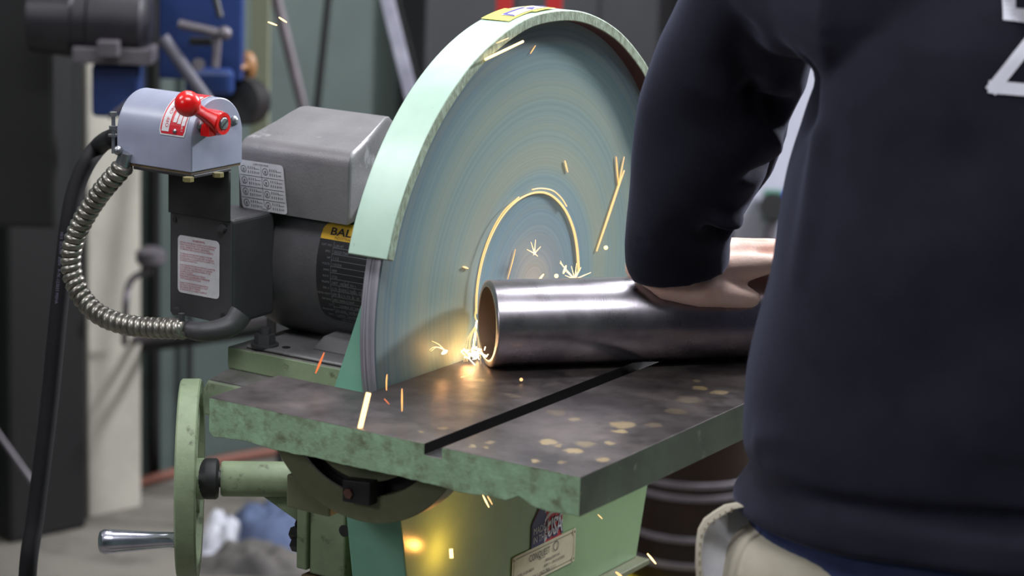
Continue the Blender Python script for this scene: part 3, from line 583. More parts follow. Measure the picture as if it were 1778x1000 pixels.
MB().tube(hel, .0044, 8).tube(sp[::3], .0072, 12).build('flexible_conduit', m_coil, T, smooth=True)
p = on(213, 282, 1, -.203); mb = MB(); mb.cyl(p-Z*.002+X*0, p+np.array([.004, 0, .010]), .0072, .006, seg=14); mb.sphere(p+np.array([0, -.006, .012]), .0046, 14); mb.build('conduit_fitting', m_zinc, T, smooth=35)
p = on(322, 571, 1, -.197); mb = MB(); mb.cyl(p-X*.006, p+X*.004, .0088, seg=20); mb.box(p[0]-.003, p[0]+.003, p[1]-.009, p[1]-.004, p[2]-.009, p[2]+.010); mb.cyl(p+[0, -.006, .008], p+[0, -.006, .016], .0032, seg=8); mb.build('conduit_clamp', m_dark, T, smooth=35)
mb = MB(); mb.tube(spline([p+X*.002, p+X*.016+Z*.0, p+X*.028+Y*.010+Z*.001, p+X*.038+Y*.022+Z*.006, p+X*.042+Y*.030+Z*.016], 8), lambda t: .0082+.003*t, 18); mb.build('conduit_elbow', m_dark, T, smooth=40)
# maker's plate and sticker on the cabinet's broad side
def camat(y, z, h): return np.array([.0006+h, y, z])
slope = 0.0
a_, b_, c_, d_ = [on(q[0], q[1], 0, CX+.0008) for q in ((829, 969), (999.6, 916.5), (997, 973), (826, 1025))]
a_ = on(889, 969, 0, CX+.0008)
PW, PH = b_[1]-a_[1], b_[2]-on(997, 973, 0, CX+.0008)[2]; PH = .0345
Dp = Decal(lambda u, v, h: np.array([CX+.0011+h, a_[1]+u, a_[2]-PH+v]))
Dp.poly(rrect(0, 0, PW, PH, .0015), 0, 0); w_ = .0004
Dp.frame(.003, .003, PW-.003, PH-.003, w_, 1, .0003)
for u, v in ((.0035, .0035), (PW-.0035, .0035), (.0035, PH-.0035), (PW-.0035, PH-.0035)): Dp.poly([(u+.003*math.cos(t), v+.003*math.sin(t)) for t in np.linspace(0, 6.28, 13)[:-1]], 0, .0004); Dp.ring(u-.0006*np.sign(u-PW/2)*-1, v, .0011, .0005, 1, .0006, 12)
Dp.text('CONQUEST', .030, PH-.0125, .0098, 1, .0005, sx=.72); Dp.ring(.0795, PH-.0088, .0050, .0009, 1, .0005, 24); Dp.text('INDUSTRIES', .048, PH-.0150, .0022, 1, .0005)
Dp.text('MODEL # 20 ABDX', .006, PH-.0225, .0042, 1, .0005, sx=.95); Dp.text('SERIAL# 2009110A', .060, PH-.0200, .0042, 1, .0005, sx=.8); Dp.text('AMPS 9  /  DATE 6/17/2009', .058, PH-.0252, .0042, 1, .0005, sx=.8)
Dp.text('FOR SERVICE CALL (562) 906-1111', .006, PH-.0310, .0050, 1, .0005, sx=1.0)
Dp.mb.build('maker_plate', [m_cream, m_ink], T)
s0 = on(921, 951, 0, CX+.0008); s1 = on(975, 880, 0, CX+.0008)
sy0, sz0 = s0[1], s0[2]+.0; 
Ds = Decal(lambda u, v, h: np.array([CX+.0007+h, sy0+u, sz0+v]))
sw_, sh_ = .0575, .056
Ds.poly([(0, -.004), (sw_, -.004), (sw_, sh_), (.030, sh_), (0, .0225)], 3, 0)      # black edge
Ds.poly([(.0012, -.004), (sw_, -.004), (sw_, sh_), (.0325, sh_), (.0012, .0215)], 0, .0002)
Ds.poly([(.0012, -.004), (.0270, -.004), (.0270, .0482), (.0012, .0215)], 2, .0003)
for i in range(6):   # waving stripes of the flag
    u = .0245; b0 = -.002+.0100*i
    pts = [(u+.033*t, b0+.013*t+.0025*math.sin(t*6)) for t in np.linspace(0, 1, 9)]; pts2 = [(q[0], q[1]+.0042) for q in pts[::-1]]
    Ds.poly([(q[0], min(q[1], sh_)) for q in pts+pts2], 1, .0005)
Ds.text('MADE', .0035, .0115, .0100, 1, .0008, sx=.82); Ds.text('IN THE', .0035, .0025, .0095, 1, .0008, sx=.82); Ds.text('USA', .0276, .0015, .0275, 2, .0007, sx=.60, off=.0012); Ds.text('USA', .0282, .0025, .0262, 1, .0009, sx=.60)
Ds.mb.build('flag_sticker', [m_redp, m_white, m_blue, m_ink], T)['label'] = 'red, white and blue sticker reading MADE IN THE USA'
# ---------------------------------------------------------------- the steel pipe on the table
pd = np.array([math.cos(math.radians(46.7)), math.sin(math.radians(46.7)), 0]); pn = np.array([-pd[1], pd[0], 0]); PR = .039
pa0 = np.array([.0311, -.1241, TZ+PR+.0002])
def A(s_): return pa0+pd*s_
mb = MB(); th = np.linspace(0, 2*np.pi, 96, endpoint=False)
prof = [(.0022, PR), (.0011, PR-.0004), (0, PR-.0025), (0, PR-.0062), (.0006, PR-.0068), (.90, PR-.0068), (.90, PR)]
mb.loft([[pa0+pd*t+(pn*math.cos(a)+Z*math.sin(a))*r for a in th] for t, r in prof], closed=True)
m_pipe = mat('turned_steel', sr(190, 184, 192), sr(158, 152, 160), rough=.29, metal=1., scale=14, lo=.38, hi=.62, rvar=.05)
nt = m_pipe.node_tree; N = nt.nodes; b = N['Principled BSDF']; tc = N.new('ShaderNodeTexCoord'); dt = N.new('ShaderNodeVectorMath'); dt.operation = 'DOT_PRODUCT'; dt.inputs[1].default_value = tuple(pd)
nt.links.new(tc.outputs['Object'], dt.inputs[0]); cx = N.new('ShaderNodeCombineXYZ'); nt.links.new(dt.outputs['Value'], cx.inputs[0]); nn_ = N.new('ShaderNodeTexNoise'); nn_.inputs['Scale'].default_value = 900; nn_.inputs['Detail'].default_value = 3
nt.links.new(cx.outputs[0], nn_.inputs['Vector']); bp_ = N.new('ShaderNodeBump'); bp_.inputs['Strength'].default_value = .5; bp_.inputs['Distance'].default_value = .0002; nt.links.new(nn_.outputs[0], bp_.inputs['Height']); nt.links.new(bp_.outputs[0], b.inputs['Normal'])
pipe = mb.build('steel_pipe', [m_pipe, mat('pipe_bore', sr(58, 44, 40), sr(44, 34, 32), rough=.7, scale=60), m_zinc], None, smooth=50); tag(pipe, 'shiny turned steel pipe lying on the table with its end against the disc', 'pipe')
for p in pipe.data.polygons:
    r_ = (p.center+pipe.location-Vector((*pa0[:2], pa0[2]+ZC))); r_ = r_-Vector(pd)*r_.dot(Vector(pd)); rn = r_.normalized()
    if p.normal.dot(rn) < -.5: p.material_index = 1
    elif r_.length < PR-.002 and abs(p.normal.dot(Vector(pd))) > .5: p.material_index = 2
# ---------------------------------------------------------------- the person at the machine
def remesh(mb, name, mats, voxel, parent=None, smooth=2, disp=None, origin=None, fac=.5):
    me = bpy.data.meshes.new('tmp'); v = np.array(mb.v)+[0, 0, ZC]; me.from_pydata([tuple(p) for p in v], [], mb.f)
    o = bpy.data.objects.new('tmp', me); COL.objects.link(o)
    m = o.modifiers.new('r', 'REMESH'); m.mode = 'VOXEL'; m.voxel_size = voxel; m.use_smooth_shade = True
    if smooth: q = o.modifiers.new('s', 'SMOOTH'); q.iterations = smooth; q.factor = fac
    bpy.context.view_layer.update(); new = bpy.data.meshes.new_from_object(o.evaluated_get(bpy.context.evaluated_depsgraph_get())); bpy.data.objects.remove(o)
    n = len(new.vertices); P = np.empty(n*3, np.float32); new.vertices.foreach_get('co', P); P = P.reshape(-1, 3).astype(float)
    if disp is not None:
        Nn = np.empty(n*3, np.float32); new.vertices.foreach_get('normal', Nn); Nn = Nn.reshape(-1, 3); P = P+Nn*disp(P-[0, 0, ZC])[:, None]
    if parent is None: base = np.array([(P[:, 0].min()+P[:, 0].max())/2, (P[:, 1].min()+P[:, 1].max())/2, P[:, 2].min()]) if origin is None else np.array(origin, float)+[0, 0, ZC]
    else: base = (P.min(0)+P.max(0))/2
    new.vertices.foreach_set('co', (P-base).astype(np.float32).ravel()); new.polygons.foreach_set('use_smooth', [True]*len(new.polygons)); new.update()
    new.materials.clear()
    for m in (mats if isinstance(mats, list) else [mats]): new.materials.append(m)
    new.name = name; ob = bpy.data.objects.new(name, new); COL.objects.link(ob); ob['_b'] = list(map(float, base)); ob.location = base
    if parent is not None: ob.parent = parent; ob.location = base-np.array(parent['_b'])
    return ob
def chain(mb, pts, seg=14, flat=None):   # pts: (point, radius); round-ended tapered limb
    P = [np.array(p, float) for p, r in pts]; R = [r for p, r in pts]; rings = []; a = None; n = len(P)
    for i in range(n):
        t = P[min(i+1, n-1)]-P[max(i-1, 0)]; t /= np.linalg.norm(t)+1e-9
        if a is None: a = np.cross(t, Z if abs(t[2]) < .9 else X)
        a = a-t*(a@t); a /= np.linalg.norm(a); b = np.cross(t, a)
        caps = [(-.95, .3), (-.7, .71)] if i == 0 else []
        cape = [(.7, .71), (.95, .3)] if i == n-1 else []
        for dt, k in caps+[(0, 1)]+cape: rings.append([P[i]+t*R[i]*dt+R[i]*k*(a*math.cos(q)+b*math.sin(q)) for q in np.linspace(0, 2*np.pi, seg, endpoint=False)])
    mb.loft(rings); return mb
O3 = dep(1880, 640, 1.90); fh = np.array([cf[0], cf[1], 0]); fh /= np.linalg.norm(fh); rh = np.array([fh[1], -fh[0], 0])
def Bp(r, f, z): p = np.array([O3[0], O3[1], 0])+rh*r+fh*f; return np.array([p[0], p[1], z])   # right, forward, height above the disc's centre
def edge(px, py):     # half width and height of the torso's left outline
    d = cf+(px-889)/F*cr-(py-500)/F*cu; t = ((O3-CP)@fh)/(d@fh); p = CP+t*d; return -((p-O3)@rh), p[2]
def pipe_at(s_, phi, h): return A(s_)+(pn*math.sin(math.radians(phi))+Z*math.cos(math.radians(phi)))*(PR+h)
sleeve = [(-130, 1255, 1560, 1.93), (-60, 1212, 1500, 1.95), (0, 1184, 1440, 1.98), (60, 1162, 1425, 2.01), (110, 1140, 1412, 2.03), (160, 1122, 1380, 2.055), (200, 1108, 1362, 2.07), (250, 1097, 1342, 2.09), (300, 1089, 1318, 2.11), (345, 1086, 1294, 2.13), (385, 1084, 1272, 2.15), (420, 1084, 1264, 2.165), (448, 1087, 1264, 2.178), (466, 1094, 1262, 2.186)]
sc = [(dep((a+b)/2, y, D_), (b-a)/2/F*D_) for y, a, b, D_ in sleeve]
wristL = dep(1180, 462, 2.20); shL = Bp(-.19, .02, .345)
wrR = pipe_at(.60, -10, .055); shR = Bp(.19, .02, .345); elR = Bp(.29, .05, .10)
b_ = MB()
# trunk, neck, head
def ell(c, rx, ry, n=28, ax=None): return [c+rh*rx*math.cos(q)+fh*ry*math.sin(q) for q in np.linspace(0, 2*np.pi, n, endpoint=False)]
b_.loft([ell(Bp(0, 0, z), a, b) for z, a, b in [(-.26, .10, .08), (-.2, .155, .10), (-.12, .155, .10), (0, .135, .09), (.12, .15, .10), (.24, .165, .105), (.32, .17, .095), (.37, .13, .08), (.395, .07, .06)]])
chain(b_, [(Bp(0, .0, .36), .062), (Bp(0, .03, .44), .056), (Bp(0, .045, .49), .058)])
hc = Bp(-.01, .075, .565)
b_.sphere(hc, .1, 24, sc=(.80, .92, 1.15)); b_.sphere(hc+fh*.035-Z*.05, .066, 20, sc=(.9, .9, 1.05))
chain(b_, [(hc+fh*.088+Z*.012, .008), (hc+fh*.105-Z*.022, .0125), (hc+fh*.092-Z*.030, .012)]); chain(b_, [(hc+fh*.083-Z*.055-rh*.016, .006), (hc+fh*.091-Z*.055, .0075), (hc+fh*.083-Z*.055+rh*.016, .006)])
chain(b_, [(hc+fh*.078+Z*.03-rh*.04, .010), (hc+fh*.088+Z*.032, .009), (hc+fh*.078+Z*.03+rh*.04, .010)])
for s_ in (-1, 1): chain(b_, [(hc+rh*s_*.080+Z*.015-fh*.005, .011), (hc+rh*s_*.087+Z*.02-fh*.012, .012), (hc+rh*s_*.080-Z*.025-fh*.002, .008)])
# legs
for s_ in (-1, 1): chain(b_, [(Bp(s_*.085, 0, -.20), .085), (Bp(s_*.10, .02, -.40), .068), (Bp(s_*.11, .03, -.60), .052), (Bp(s_*.115, .01, -.80), .048), (Bp(s_*.12, 0, -1.0), .036), (Bp(s_*.12, .03, -1.055), .035), (Bp(s_*.125, .13, -1.065), .03)], 18)
# left arm, hand pressed on the pipe
armL = [(shL+rh*.03, .045)]+[(sc[i][0], r) for i, r in ((2, .030), (5, .025), (7, .024), (9, .024), (11, .026))]+[(wristL, .027)]
chain(b_, armL, 18)
def hand(sgn, s0, arm_end, thumbphi, dirn=1):
    heel = pipe_at(s0+.012*dirn, 0, .018)
    chain(b_, [(arm_end, .026), (heel, .023)])
    for i, (phi, L1, ln) in enumerate(((-30*sgn, .078, .95), (-8*sgn, .082, 1.05), (14*sgn, .078, .98), (35*sgn, .070, .78))):
        s1 = s0+dirn*L1; k = s1+dirn*.038*ln; k2 = k+dirn*.024*ln; k3 = k2+dirn*.019*ln
        chain(b_, [(pipe_at(s0-.008*dirn, phi*.75, .010), .0155), (pipe_at(s0+dirn*.03, phi*.9, .0155), .0150), (pipe_at(s1, phi*.95, .0215), .0128), (pipe_at((s1+k)/2, phi*.95, .0235), .0095), (pipe_at(k, phi*.98, .0225), .0104), (pipe_at(k2, phi*1.05, .0140), .0088), (pipe_at(k3, phi*1.08, .0070), .0076)])
    chain(b_, [(pipe_at(s0+dirn*.0, thumbphi*.62, .012), .0175), (pipe_at(s0+dirn*.032, thumbphi*.86, .012), .0155), (pipe_at(s0+dirn*.056, thumbphi*.95, .010), .0115), (pipe_at(s0+dirn*.078, thumbphi*1.0, .0075), .0092)])
hand(1, .156, wristL+rh*.006, -56)
chain(b_, [(shR, .055), (Bp(.25, .03, .22), .048), (elR, .040), ((elR+wrR)/2, .038), (wrR, .027)], 18)
hand(-1, .61, wrR, 56, -1) if False else hand(-1, .60, wrR, 56, 1)
def bodydisp(P):
    return np.zeros(len(P))
body = remesh(b_, 'person', m_skin, .0038, smooth=3, fac=.45, origin=Bp(0, 0, ZF))
tag(body, 'person in a navy sweatshirt and khaki trousers pressing down on the pipe', 'person')
# face and hair
for s_ in (-1, 1):
    MB().sphere(hc+fh*.079+Z*.012+rh*s_*.031, .0125, 16).build('eye', m_white, body, smooth=True)
    MB().sphere(hc+fh*.0885+Z*.012+rh*s_*.031, .0052, 12).build('iris', m_black, body, smooth=True)
hr = MB(); hr.sphere(hc-fh*.012+Z*.018, .106, 28, sc=(.83, .90, 1.12)); hr = remesh(hr, 'hair', m_hair, .006, body, smooth=1, disp=lambda P: np.where(((P-hc)@fh > .045) & (P[:, 2] < hc[2]+.06), -.035, np.where(P[:, 2] < hc[2]-.05, -.02, 0))+.002*np.sin(P[:, 0]*300)*np.sin(P[:, 1]*260))
# sweatshirt
def polydist(P, pts):
    pts = [np.array(p) for p in pts]; best = np.full(len(P), 9.)
    for a, b in zip(pts[:-1], pts[1:]):
        ab = b-a; t = np.clip(((P-a)@ab)/(ab@ab), 0, 1); best = np.minimum(best, np.linalg.norm(P-(a+t[:, None]*ab), axis=1))
    return best
sw_ = MB()
rows = [(1430, 60), (1412, 130), (1406, 165), (1394, 230), (1378, 290), (1363, 360), (1345, 440), (1320, 540), (1303, 640), (1297, 700), (1290, 745), (1288, 775), (1294, 790), (1301, 800), (1300, 812), (1290, 828), (1276, 848), (1269, 862), (1272, 876)]
rings = []
tor = [(.395, .085, .075), (.375, .14, .10), (.35, .185, .115), (.32, .205, .125)]
def tring(a, b, z, f0=0., bump=0., seed=0):
    o = []
    for q in np.linspace(0, 2*np.pi, 96, endpoint=False):
        c, s_ = math.cos(q), math.sin(q); e = .88
        o.append(Bp(a*math.copysign(abs(c)**e, c), f0+b*math.copysign(abs(s_)**e, s_), z))
    return o
for z, a, b in tor: rings.append(tring(a, b, z, .02))
for i, (px, py) in enumerate(rows):
    a, z = edge(px, py); b = .135+.02*i/len(rows)
    if 12 <= i <= 14: b -= .008
    elif i > 14: b += .004
    rings.append(tring(a, b, z, .02-.02*min(1, i/8)))
HEMA, HEMZ = a, z
rings.append(tring(a-.012, b-.012, z-.006)); sw_.loft(rings)
chain(sw_, [(Bp(0, -.02, .36), .10), (Bp(0, .01, .43), .085)], 24)                 # collar
sw_.loft([[Bp(.085*math.cos(q)*k, -.085+.055*math.sin(q)*k, z) for q in np.linspace(0, 2*np.pi, 28, endpoint=False)] for z, k in ((.28, .5), (.30, 1.), (.35, 1.25), (.40, 1.2), (.43, .8))])   # folded hood
# left sleeve
srings = []
SP = [p for p, r in sc]
for i, (p, r) in enumerate(sc):
    t = SP[min(i+1, len(SP)-1)]-SP[max(i-1, 0)]
    if i >= 11: t = t*[.6, .6, 1.0]
    t /= np.linalg.norm(t); a = cr-t*(cr@t); a /= np.linalg.norm(a); bq = np.cross(t, a)
    srings.append([p+a*r*math.cos(q)+bq*r*.86*math.sin(q) for q in np.linspace(0, 2*np.pi, 48, endpoint=False)])
srings.insert(0, [shL+rh*.05+(q-srings[0][0]*0-sc[0][0])*.8 for q in srings[0]])
sw_.loft(srings)
chain(sw_, [(Bp(-.10, .02, .32), .10), (Bp(-.17, .03, .322), .094), (sc[1][0], sc[1][1]*.93)], 28)
# far side of the sleeve crook, seen beyond the fold
chain(sw_, [(dep(1336, 172, 2.12), .023), (dep(1326, 225, 2.14), .023), (dep(1302, 280, 2.155), .023), (dep(1266, 330, 2.16), .020)], 20)
# right sleeve
chain(sw_, [(Bp(.10, .02, .31), .11), (shR, .095), (Bp(.25, .03, .22), .075), (elR, .066), ((elR+wrR)/2, .060), (elR+(wrR-elR)*.9, .046)], 28)
folds = [([dep(1262, 80, 1.92), dep(1280, 130, 1.95), (dep(1302, 175, 1.97)), dep(1322, 198, 2.0), dep(1350, 200, 2.02)], -0.0270, .016),
 ([dep(1318, 208, 2.0), dep(1338, 226, 2.03), dep(1350, 262, 2.06)], 0.0070, .008),
 ([dep(1345, 285, 2.09), dep(1310, 312, 2.06), dep(1290, 330, 2.05)], -0.0108, .007),
 ([dep(1268, 375, 2.10), dep(1235, 392, 2.07), dep(1190, 408, 2.06), dep(1140, 425, 2.08)], 0.0135, .009),
 ([dep(1262, 405, 2.12), dep(1225, 418, 2.09), dep(1180, 430, 2.08), dep(1135, 446, 2.10)], -0.0162, .009),
 ([dep(1220, 440, 2.10), dep(1250, 462, 2.12), dep(1264, 470, 2.14)], 0.0095, .006),
 ([dep(1110, 425, 2.12), dep(1150, 470, 2.11), dep(1205, 482, 2.12), dep(1262, 462, 2.14)], -0.0068, .005),
 ([dep(1092, 230, 2.03), dep(1098, 330, 2.06), dep(1112, 420, 2.09), dep(1125, 460, 2.11)], -0.0054, .006),
 ([dep(1100, 240, 2.0), dep(1106, 330, 2.04), dep(1122, 415, 2.08)], 0.0054, .008),
 ([dep(1238, 10, 1.9), dep(1243, 120, 1.93)], 0.0081, .014),
 ([dep(1390, 0, 1.88), dep(1400, 100, 1.9), dep(1395, 170, 1.95)], -0.0162, .02),
 ([dep(1432, -40, 1.86), dep(1428, 80, 1.86), dep(1425, 190, 1.86)], -0.0189, .014),
 ([dep(1418, 240, 1.83), dep(1420, 380, 1.83), dep(1412, 480, 1.84)], 0.0068, .012),
 ([dep(1335, 750, 1.80), dep(1372, 768, 1.79), dep(1400, 790, 1.78)], -0.0108, .010),
 ([dep(1300, 790, 1.86), dep(1390, 785, 1.79), dep(1460, 795, 1.77), dep(1600, 808, 1.76), dep(1778, 822, 1.755), dep(2200, 830, 1.75)], -0.0135, .009),
 ([dep(1300, 770, 1.86), dep(1400, 765, 1.79), dep(1600, 782, 1.76), dep(1778, 796, 1.755), dep(2200, 805, 1.75)], 0.0068, .013),
 ([dep(1290, 815, 1.86), dep(1320, 822, 1.82), dep(1352, 835, 1.80)], -0.0095, .007)]
def swdisp(P):
    d = np.zeros(len(P))
    for pts, a, w in folds: d += a*np.exp(-(polydist(P, pts)/w)**2)
    d += .0022*np.sin(P[:, 2]*38+3*np.sin(P[:, 0]*17)+2*np.sin(P[:, 1]*21))
    return d
sweat = remesh(sw_, 'sweatshirt', [m_sweat], .0042, body, smooth=5, disp=swdisp, fac=.5)
# blue shirt showing below the hem, trousers, pocket
def hemz(q): return HEMZ-.022-.050*max(0, -math.sin(q))**.6*(1 if True else 0)
st = MB(); n = 96; Q = np.linspace(0, 2*np.pi, n, endpoint=False)
def pt_(a, b, q, z): c, s_ = math.cos(q), math.sin(q); return Bp(a*math.copysign(abs(c)**.88, c), b*math.copysign(abs(s_)**.88, s_), z)
st.loft([[pt_(HEMA-.03, .115, q, HEMZ+.03) for q in Q], [pt_(HEMA-.016, .143, q, (HEMZ+.03+hemz(q))/2) for q in Q], [pt_(HEMA-.011, .149, q, hemz(q)) for q in Q], [pt_(HEMA-.016, .144, q, hemz(q)) for q in Q], [pt_(HEMA-.045, .105, q, HEMZ+.03) for q in Q]])
st.build('undershirt', m_shirt, body, smooth=50)
tr = MB(); e = lambda px, py: edge(px, py)
ah, zh = edge(1234, 1000)
tr.loft([tring(a, b, z) for a, b, z in [(HEMA-.045, .115, HEMZ+.05), (HEMA-.034, .125, HEMZ), (edge(1272, 915)[0], .130, edge(1272, 915)[1]), (edge(1252, 950)[0], .132, edge(1252, 950)[1]), (ah, .134, zh-.01), (ah-.005, .13, zh-.08), (ah-.03, .12, zh-.14)]])
for s_ in (-1, 1): chain(tr, [(Bp(s_*.12, 0, -.25), .125), (Bp(s_*.13, .01, -.42), .112), (Bp(s_*.135, .02, -.62), .09), (Bp(s_*.135, .01, -.85), .085), (Bp(s_*.135, .0, -1.02), .082)], 28)
tf = [([dep(1285, 890, 1.86), dep(1320, 930, 1.82), dep(1350, 1000, 1.80)], .007, .012), ([dep(1300, 960, 1.84), dep(1270, 985, 1.86), dep(1262, 1010, 1.87)], -.006, .009), ([dep(1390, 950, 1.79), dep(1360, 985, 1.8), dep(1350, 1040, 1.8)], -.006, .012), ([dep(1320, 925, 1.82), dep(1290, 955, 1.84), dep(1255, 1000, 1.88)], .006, .010)]
def trd(P):
    d = .002*np.sin(P[:, 2]*30+4*np.sin(P[:, 0]*13))
    for pts, a, w in tf: d += a*np.exp(-(polydist(P, pts)/w)**2)
    return d
trous = remesh(tr, 'trousers', m_khaki, .006, body, smooth=3, disp=trd)
pk = [(1280, 872), (1258, 876), (1240, 887), (1222, 900), (1212, 918), (1208, 945), (1207, 975), (1209, 1010), (1214, 1050), (1226, 1090)]
pp = [dep(x, y, 1.895) for x, y in pk]; pi_ = [dep(x+13+3*math.sin(i), y+8, 1.893) for i, (x, y) in enumerate(pk)]
mb = MB(); mb.loft([[a-fh*.0015, a+fh*.0015, b+fh*.0015, b-fh*.0015] for a, b in zip(pp, pi_)]); pocket = mb.build('pocket_edge', m_khaki, trous, bevel=.001, smooth=60)
mb = MB(); back = [dep(x, y, 1.905) for x, y in ((1284, 878), (1262, 884), (1246, 894), (1232, 908), (1222, 930), (1218, 960), (1217, 1000), (1222, 1050), (1232, 1090))]; inn = [dep(1300, y, 1.925) for x, y in ((1, 882), (1, 890), (1, 905), (1, 925), (1, 950), (1, 980), (1, 1010), (1, 1055), (1, 1090))]
mid = [dep(1268-abs(i-4)*1.5, 880+24*i, 1.925) for i in range(9)]
mb.loft([[a-fh*.001, a+fh*.001, m_+fh*.001, c+fh*.001, c-fh*.001, m_-fh*.001] for a, m_, c in zip(back, mid, inn)]); mb.build('pocket_lining', m_lining, trous, smooth=50)
mb = MB()
for i in range(14):
    t = .1+i*.06; k = t*(len(pk)-1); a = int(k); u = k-a; q = (pp[a]*(1-u)+pp[min(a+1, 9)]*u)*.38+(pi_[a]*(1-u)+pi_[min(a+1, 9)]*u)*.62; q2 = q+Z*-.004
    mb.cyl(q-fh*.0016, q2-fh*.0018, .0007, seg=6)
tag(mb.build('pocket_stitching', m_stitch, trous), kind='stuff')
for s_ in (-1, 1):
    mb = MB(); mb.loft([[Bp(s_*.125+w*math.cos(q), f, -1.1+h*.5*(1+math.sin(q)*.98)) for q in np.linspace(0, 2*np.pi, 20, endpoint=False)] for f, w, h in [(-.095, .02, .05), (-.085, .038, .09), (-.04, .042, .12), (.03, .043, .13), (.10, .05, .085), (.16, .050, .065), (.19, .035, .05), (.197, .015, .03)]])
    sh = mb.build('shoe', m_black, body, smooth=60)
# white outlined letters on the back: cloth print that follows the sweatshirt
dg = bpy.context.evaluated_depsgraph_get(); bpy.context.view_layer.update()
tree = BVHTree.FromPolygons([Vector(v.co) for v in sweat.data.vertices], [tuple(p.vertices) for p in sweat.data.polygons]); sb = Vector(sweat['_b'])
def cast(px, py):
    d = cf+(px-889)/F*cr-(py-500)/F*cu; o = Vector((CP[0], CP[1], CP[2]+ZC))-sb; h = tree.ray_cast(o, Vector(d).normalized())
    if h[0] is None: return dep(px, py, 1.76)
    q = h[0]+h[1]*.0012+sb; return np.array([q.x, q.y, q.z-ZC])
def stroke(mb, pts, w, step=7):
    for (xa, ya), (xb, yb) in zip(pts[:-1], pts[1:]):
        L_ = math.hypot(xb-xa, yb-ya); n_ = max(1, int(L_/step)); dx, dy = (xb-xa)/L_, (yb-ya)/L_; xa -= dx*w*.45; ya -= dy*w*.45; xb += dx*w*.45; yb += dy*w*.45
        vs = []
        for i in range(n_+1):
            x_, y_ = xa+(xb-xa)*i/n_, ya+(yb-ya)*i/n_
            for s_ in (-.5, 0, .5): vs.append(cast(x_-dy*w*s_, y_+dx*w*s_))
        mb.add(vs, [(3*i+j, 3*i+j+1, 3*i+j+4, 3*i+j+3) for i in range(n_) for j in (0, 1)])
mb = MB(); stroke(mb, [(1754, -190), (1754, 24), (1820, 29), (1822, -20)], 24)
mb.build('back_letter', m_print, sweat)
mb = MB(); stroke(mb, [(1784, 78), (1726, 151), (1830, 160), (1865, 75)], 22)
mb.build('back_letter', m_print, sweat)
# ---------------------------------------------------------------- behind the machine
def wbox(name, px0, py0, px1, py1, D_, t, m, parent=None, bevel=.002, rot=0., pad=0):   # box facing the aisle, given by its outline at depth D_
    c = dep((px0+px1)/2, (py0+py1)/2, D_); w = abs(px1-px0)/2/F*D_; h = abs(py1-py0)/2/F*D_
    a = cr*1.; a[2] = 0; a /= np.linalg.norm(a); f_ = np.array([-a[1], a[0], 0]); ca_, sa_ = math.cos(rot), math.sin(rot)
    return MB().obox(c+f_*t, (a*ca_+Z*sa_)*w, f_*t, (Z*ca_-a*sa_)*h).build(name, m, parent, bevel=bevel)
m_col = mat('column_paint', sr(168, 164, 153), sr(150, 146, 136), rough=.6, scale=4)
m_bbl = mat('blue_machine_paint', sr(30, 52, 104), sr(26, 44, 90), rough=.4, scale=5)
m_bk = mat('black_machine_paint', sr(15, 15, 17), sr(11, 11, 13), rough=.5, scale=5)
m_gm = mat('dull_grey_metal', sr(104, 98, 104), sr(84, 80, 86), rough=.45, metal=.4, scale=10)
m_lk = mat('locker_grey', sr(42, 42, 45), sr(36, 36, 39), rough=.6, scale=3)
m_lav = mat('pale_cabinet', sr(176, 176, 190), sr(164, 164, 178), rough=.5, scale=3)
m_post = mat('olive_post', sr(112, 116, 96), sr(100, 104, 86), rough=.6, scale=5)
m_pk = mat('pole_brown', sr(96, 88, 92), sr(80, 74, 78), rough=.5, metal=.3, scale=10)
cb0 = on(155, 900, 2, ZF); mb = MB(); c = np.array([cb0[0], cb0[1], 0])
w1, w2 = .128, .09
mb.obox(c+e1*w1/2-en*w2/2+Z*(ZF+ZT)/2, e1*w1/2, en*w2/2, Z*(ZT-ZF)/2)
tag(mb.build('steel_column', m_col, bevel=.004), 'pale painted square column standing on the concrete behind the handwheel', 'column')
cob = [o for o in bpy.data.objects if o.name.startswith('steel_column')][0]
for y_ in (412, 450): wbox('column_clamp', 134, y_-8, 172, y_+9, 4.98, .02, m_bk, cob)
# blue grinder on the left
G = empty('belt_grinder', tuple(on(60, 960, 2, ZF))); tag(G, 'blurred blue and black floor grinder with a dark motor at the upper left', 'grinder')
gb = on(55, 915, 2, ZF); Dg = (gb-CP)@cf
mb = MB(); ctop = dep(40, -60, 4.55)
mb.obox(np.array([gb[0], gb[1], (ZF+.35)/2])-en*.0, e1*.09, en*.07, Z*(.35-ZF)/2); mb.build('pedestal', m_bk, G, bevel=.01)
wbox('housing', -60, -40, 96, 400, 4.2, .12, m_bk, G, .01)
p0, p1 = dep(52, 28, 4.05), dep(262, 40, 4.05)
mb = MB(); dv = p1-p0; mb.lathe([(0, .03), (.004, .058), (.075, .064), (.08, .060), (.10, .060), (.105, .064), (.19, .064), (.2, .05), (.205, .02)], p0, dv, 40); mb.build('motor', mat('dark_motor', sr(40, 38, 44), sr(33, 31, 36), rough=.4, metal=.3), G, smooth=35)
wbox('motor_foot', 125, 84, 262, 112, 4.0, .04, m_gm, G); wbox('foot_pad', 168, 72, 205, 100, 3.97, .02, m_gm, G)
wbox('blue_bracket', 158, 112, 242, 205, 4.05, .05, m_bbl, G, .008)
wbox('bracket_arm', 182, 186, 232, 194, 4.0, .01, m_gm, G, .002, .7)
wbox('blue_panel', 276, -60, 420, 140, 4.1, .02, m_bbl, G, .004); wbox('blue_panel', 320, 120, 404, 168, 4.1, .02, m_bbl, G, .01)
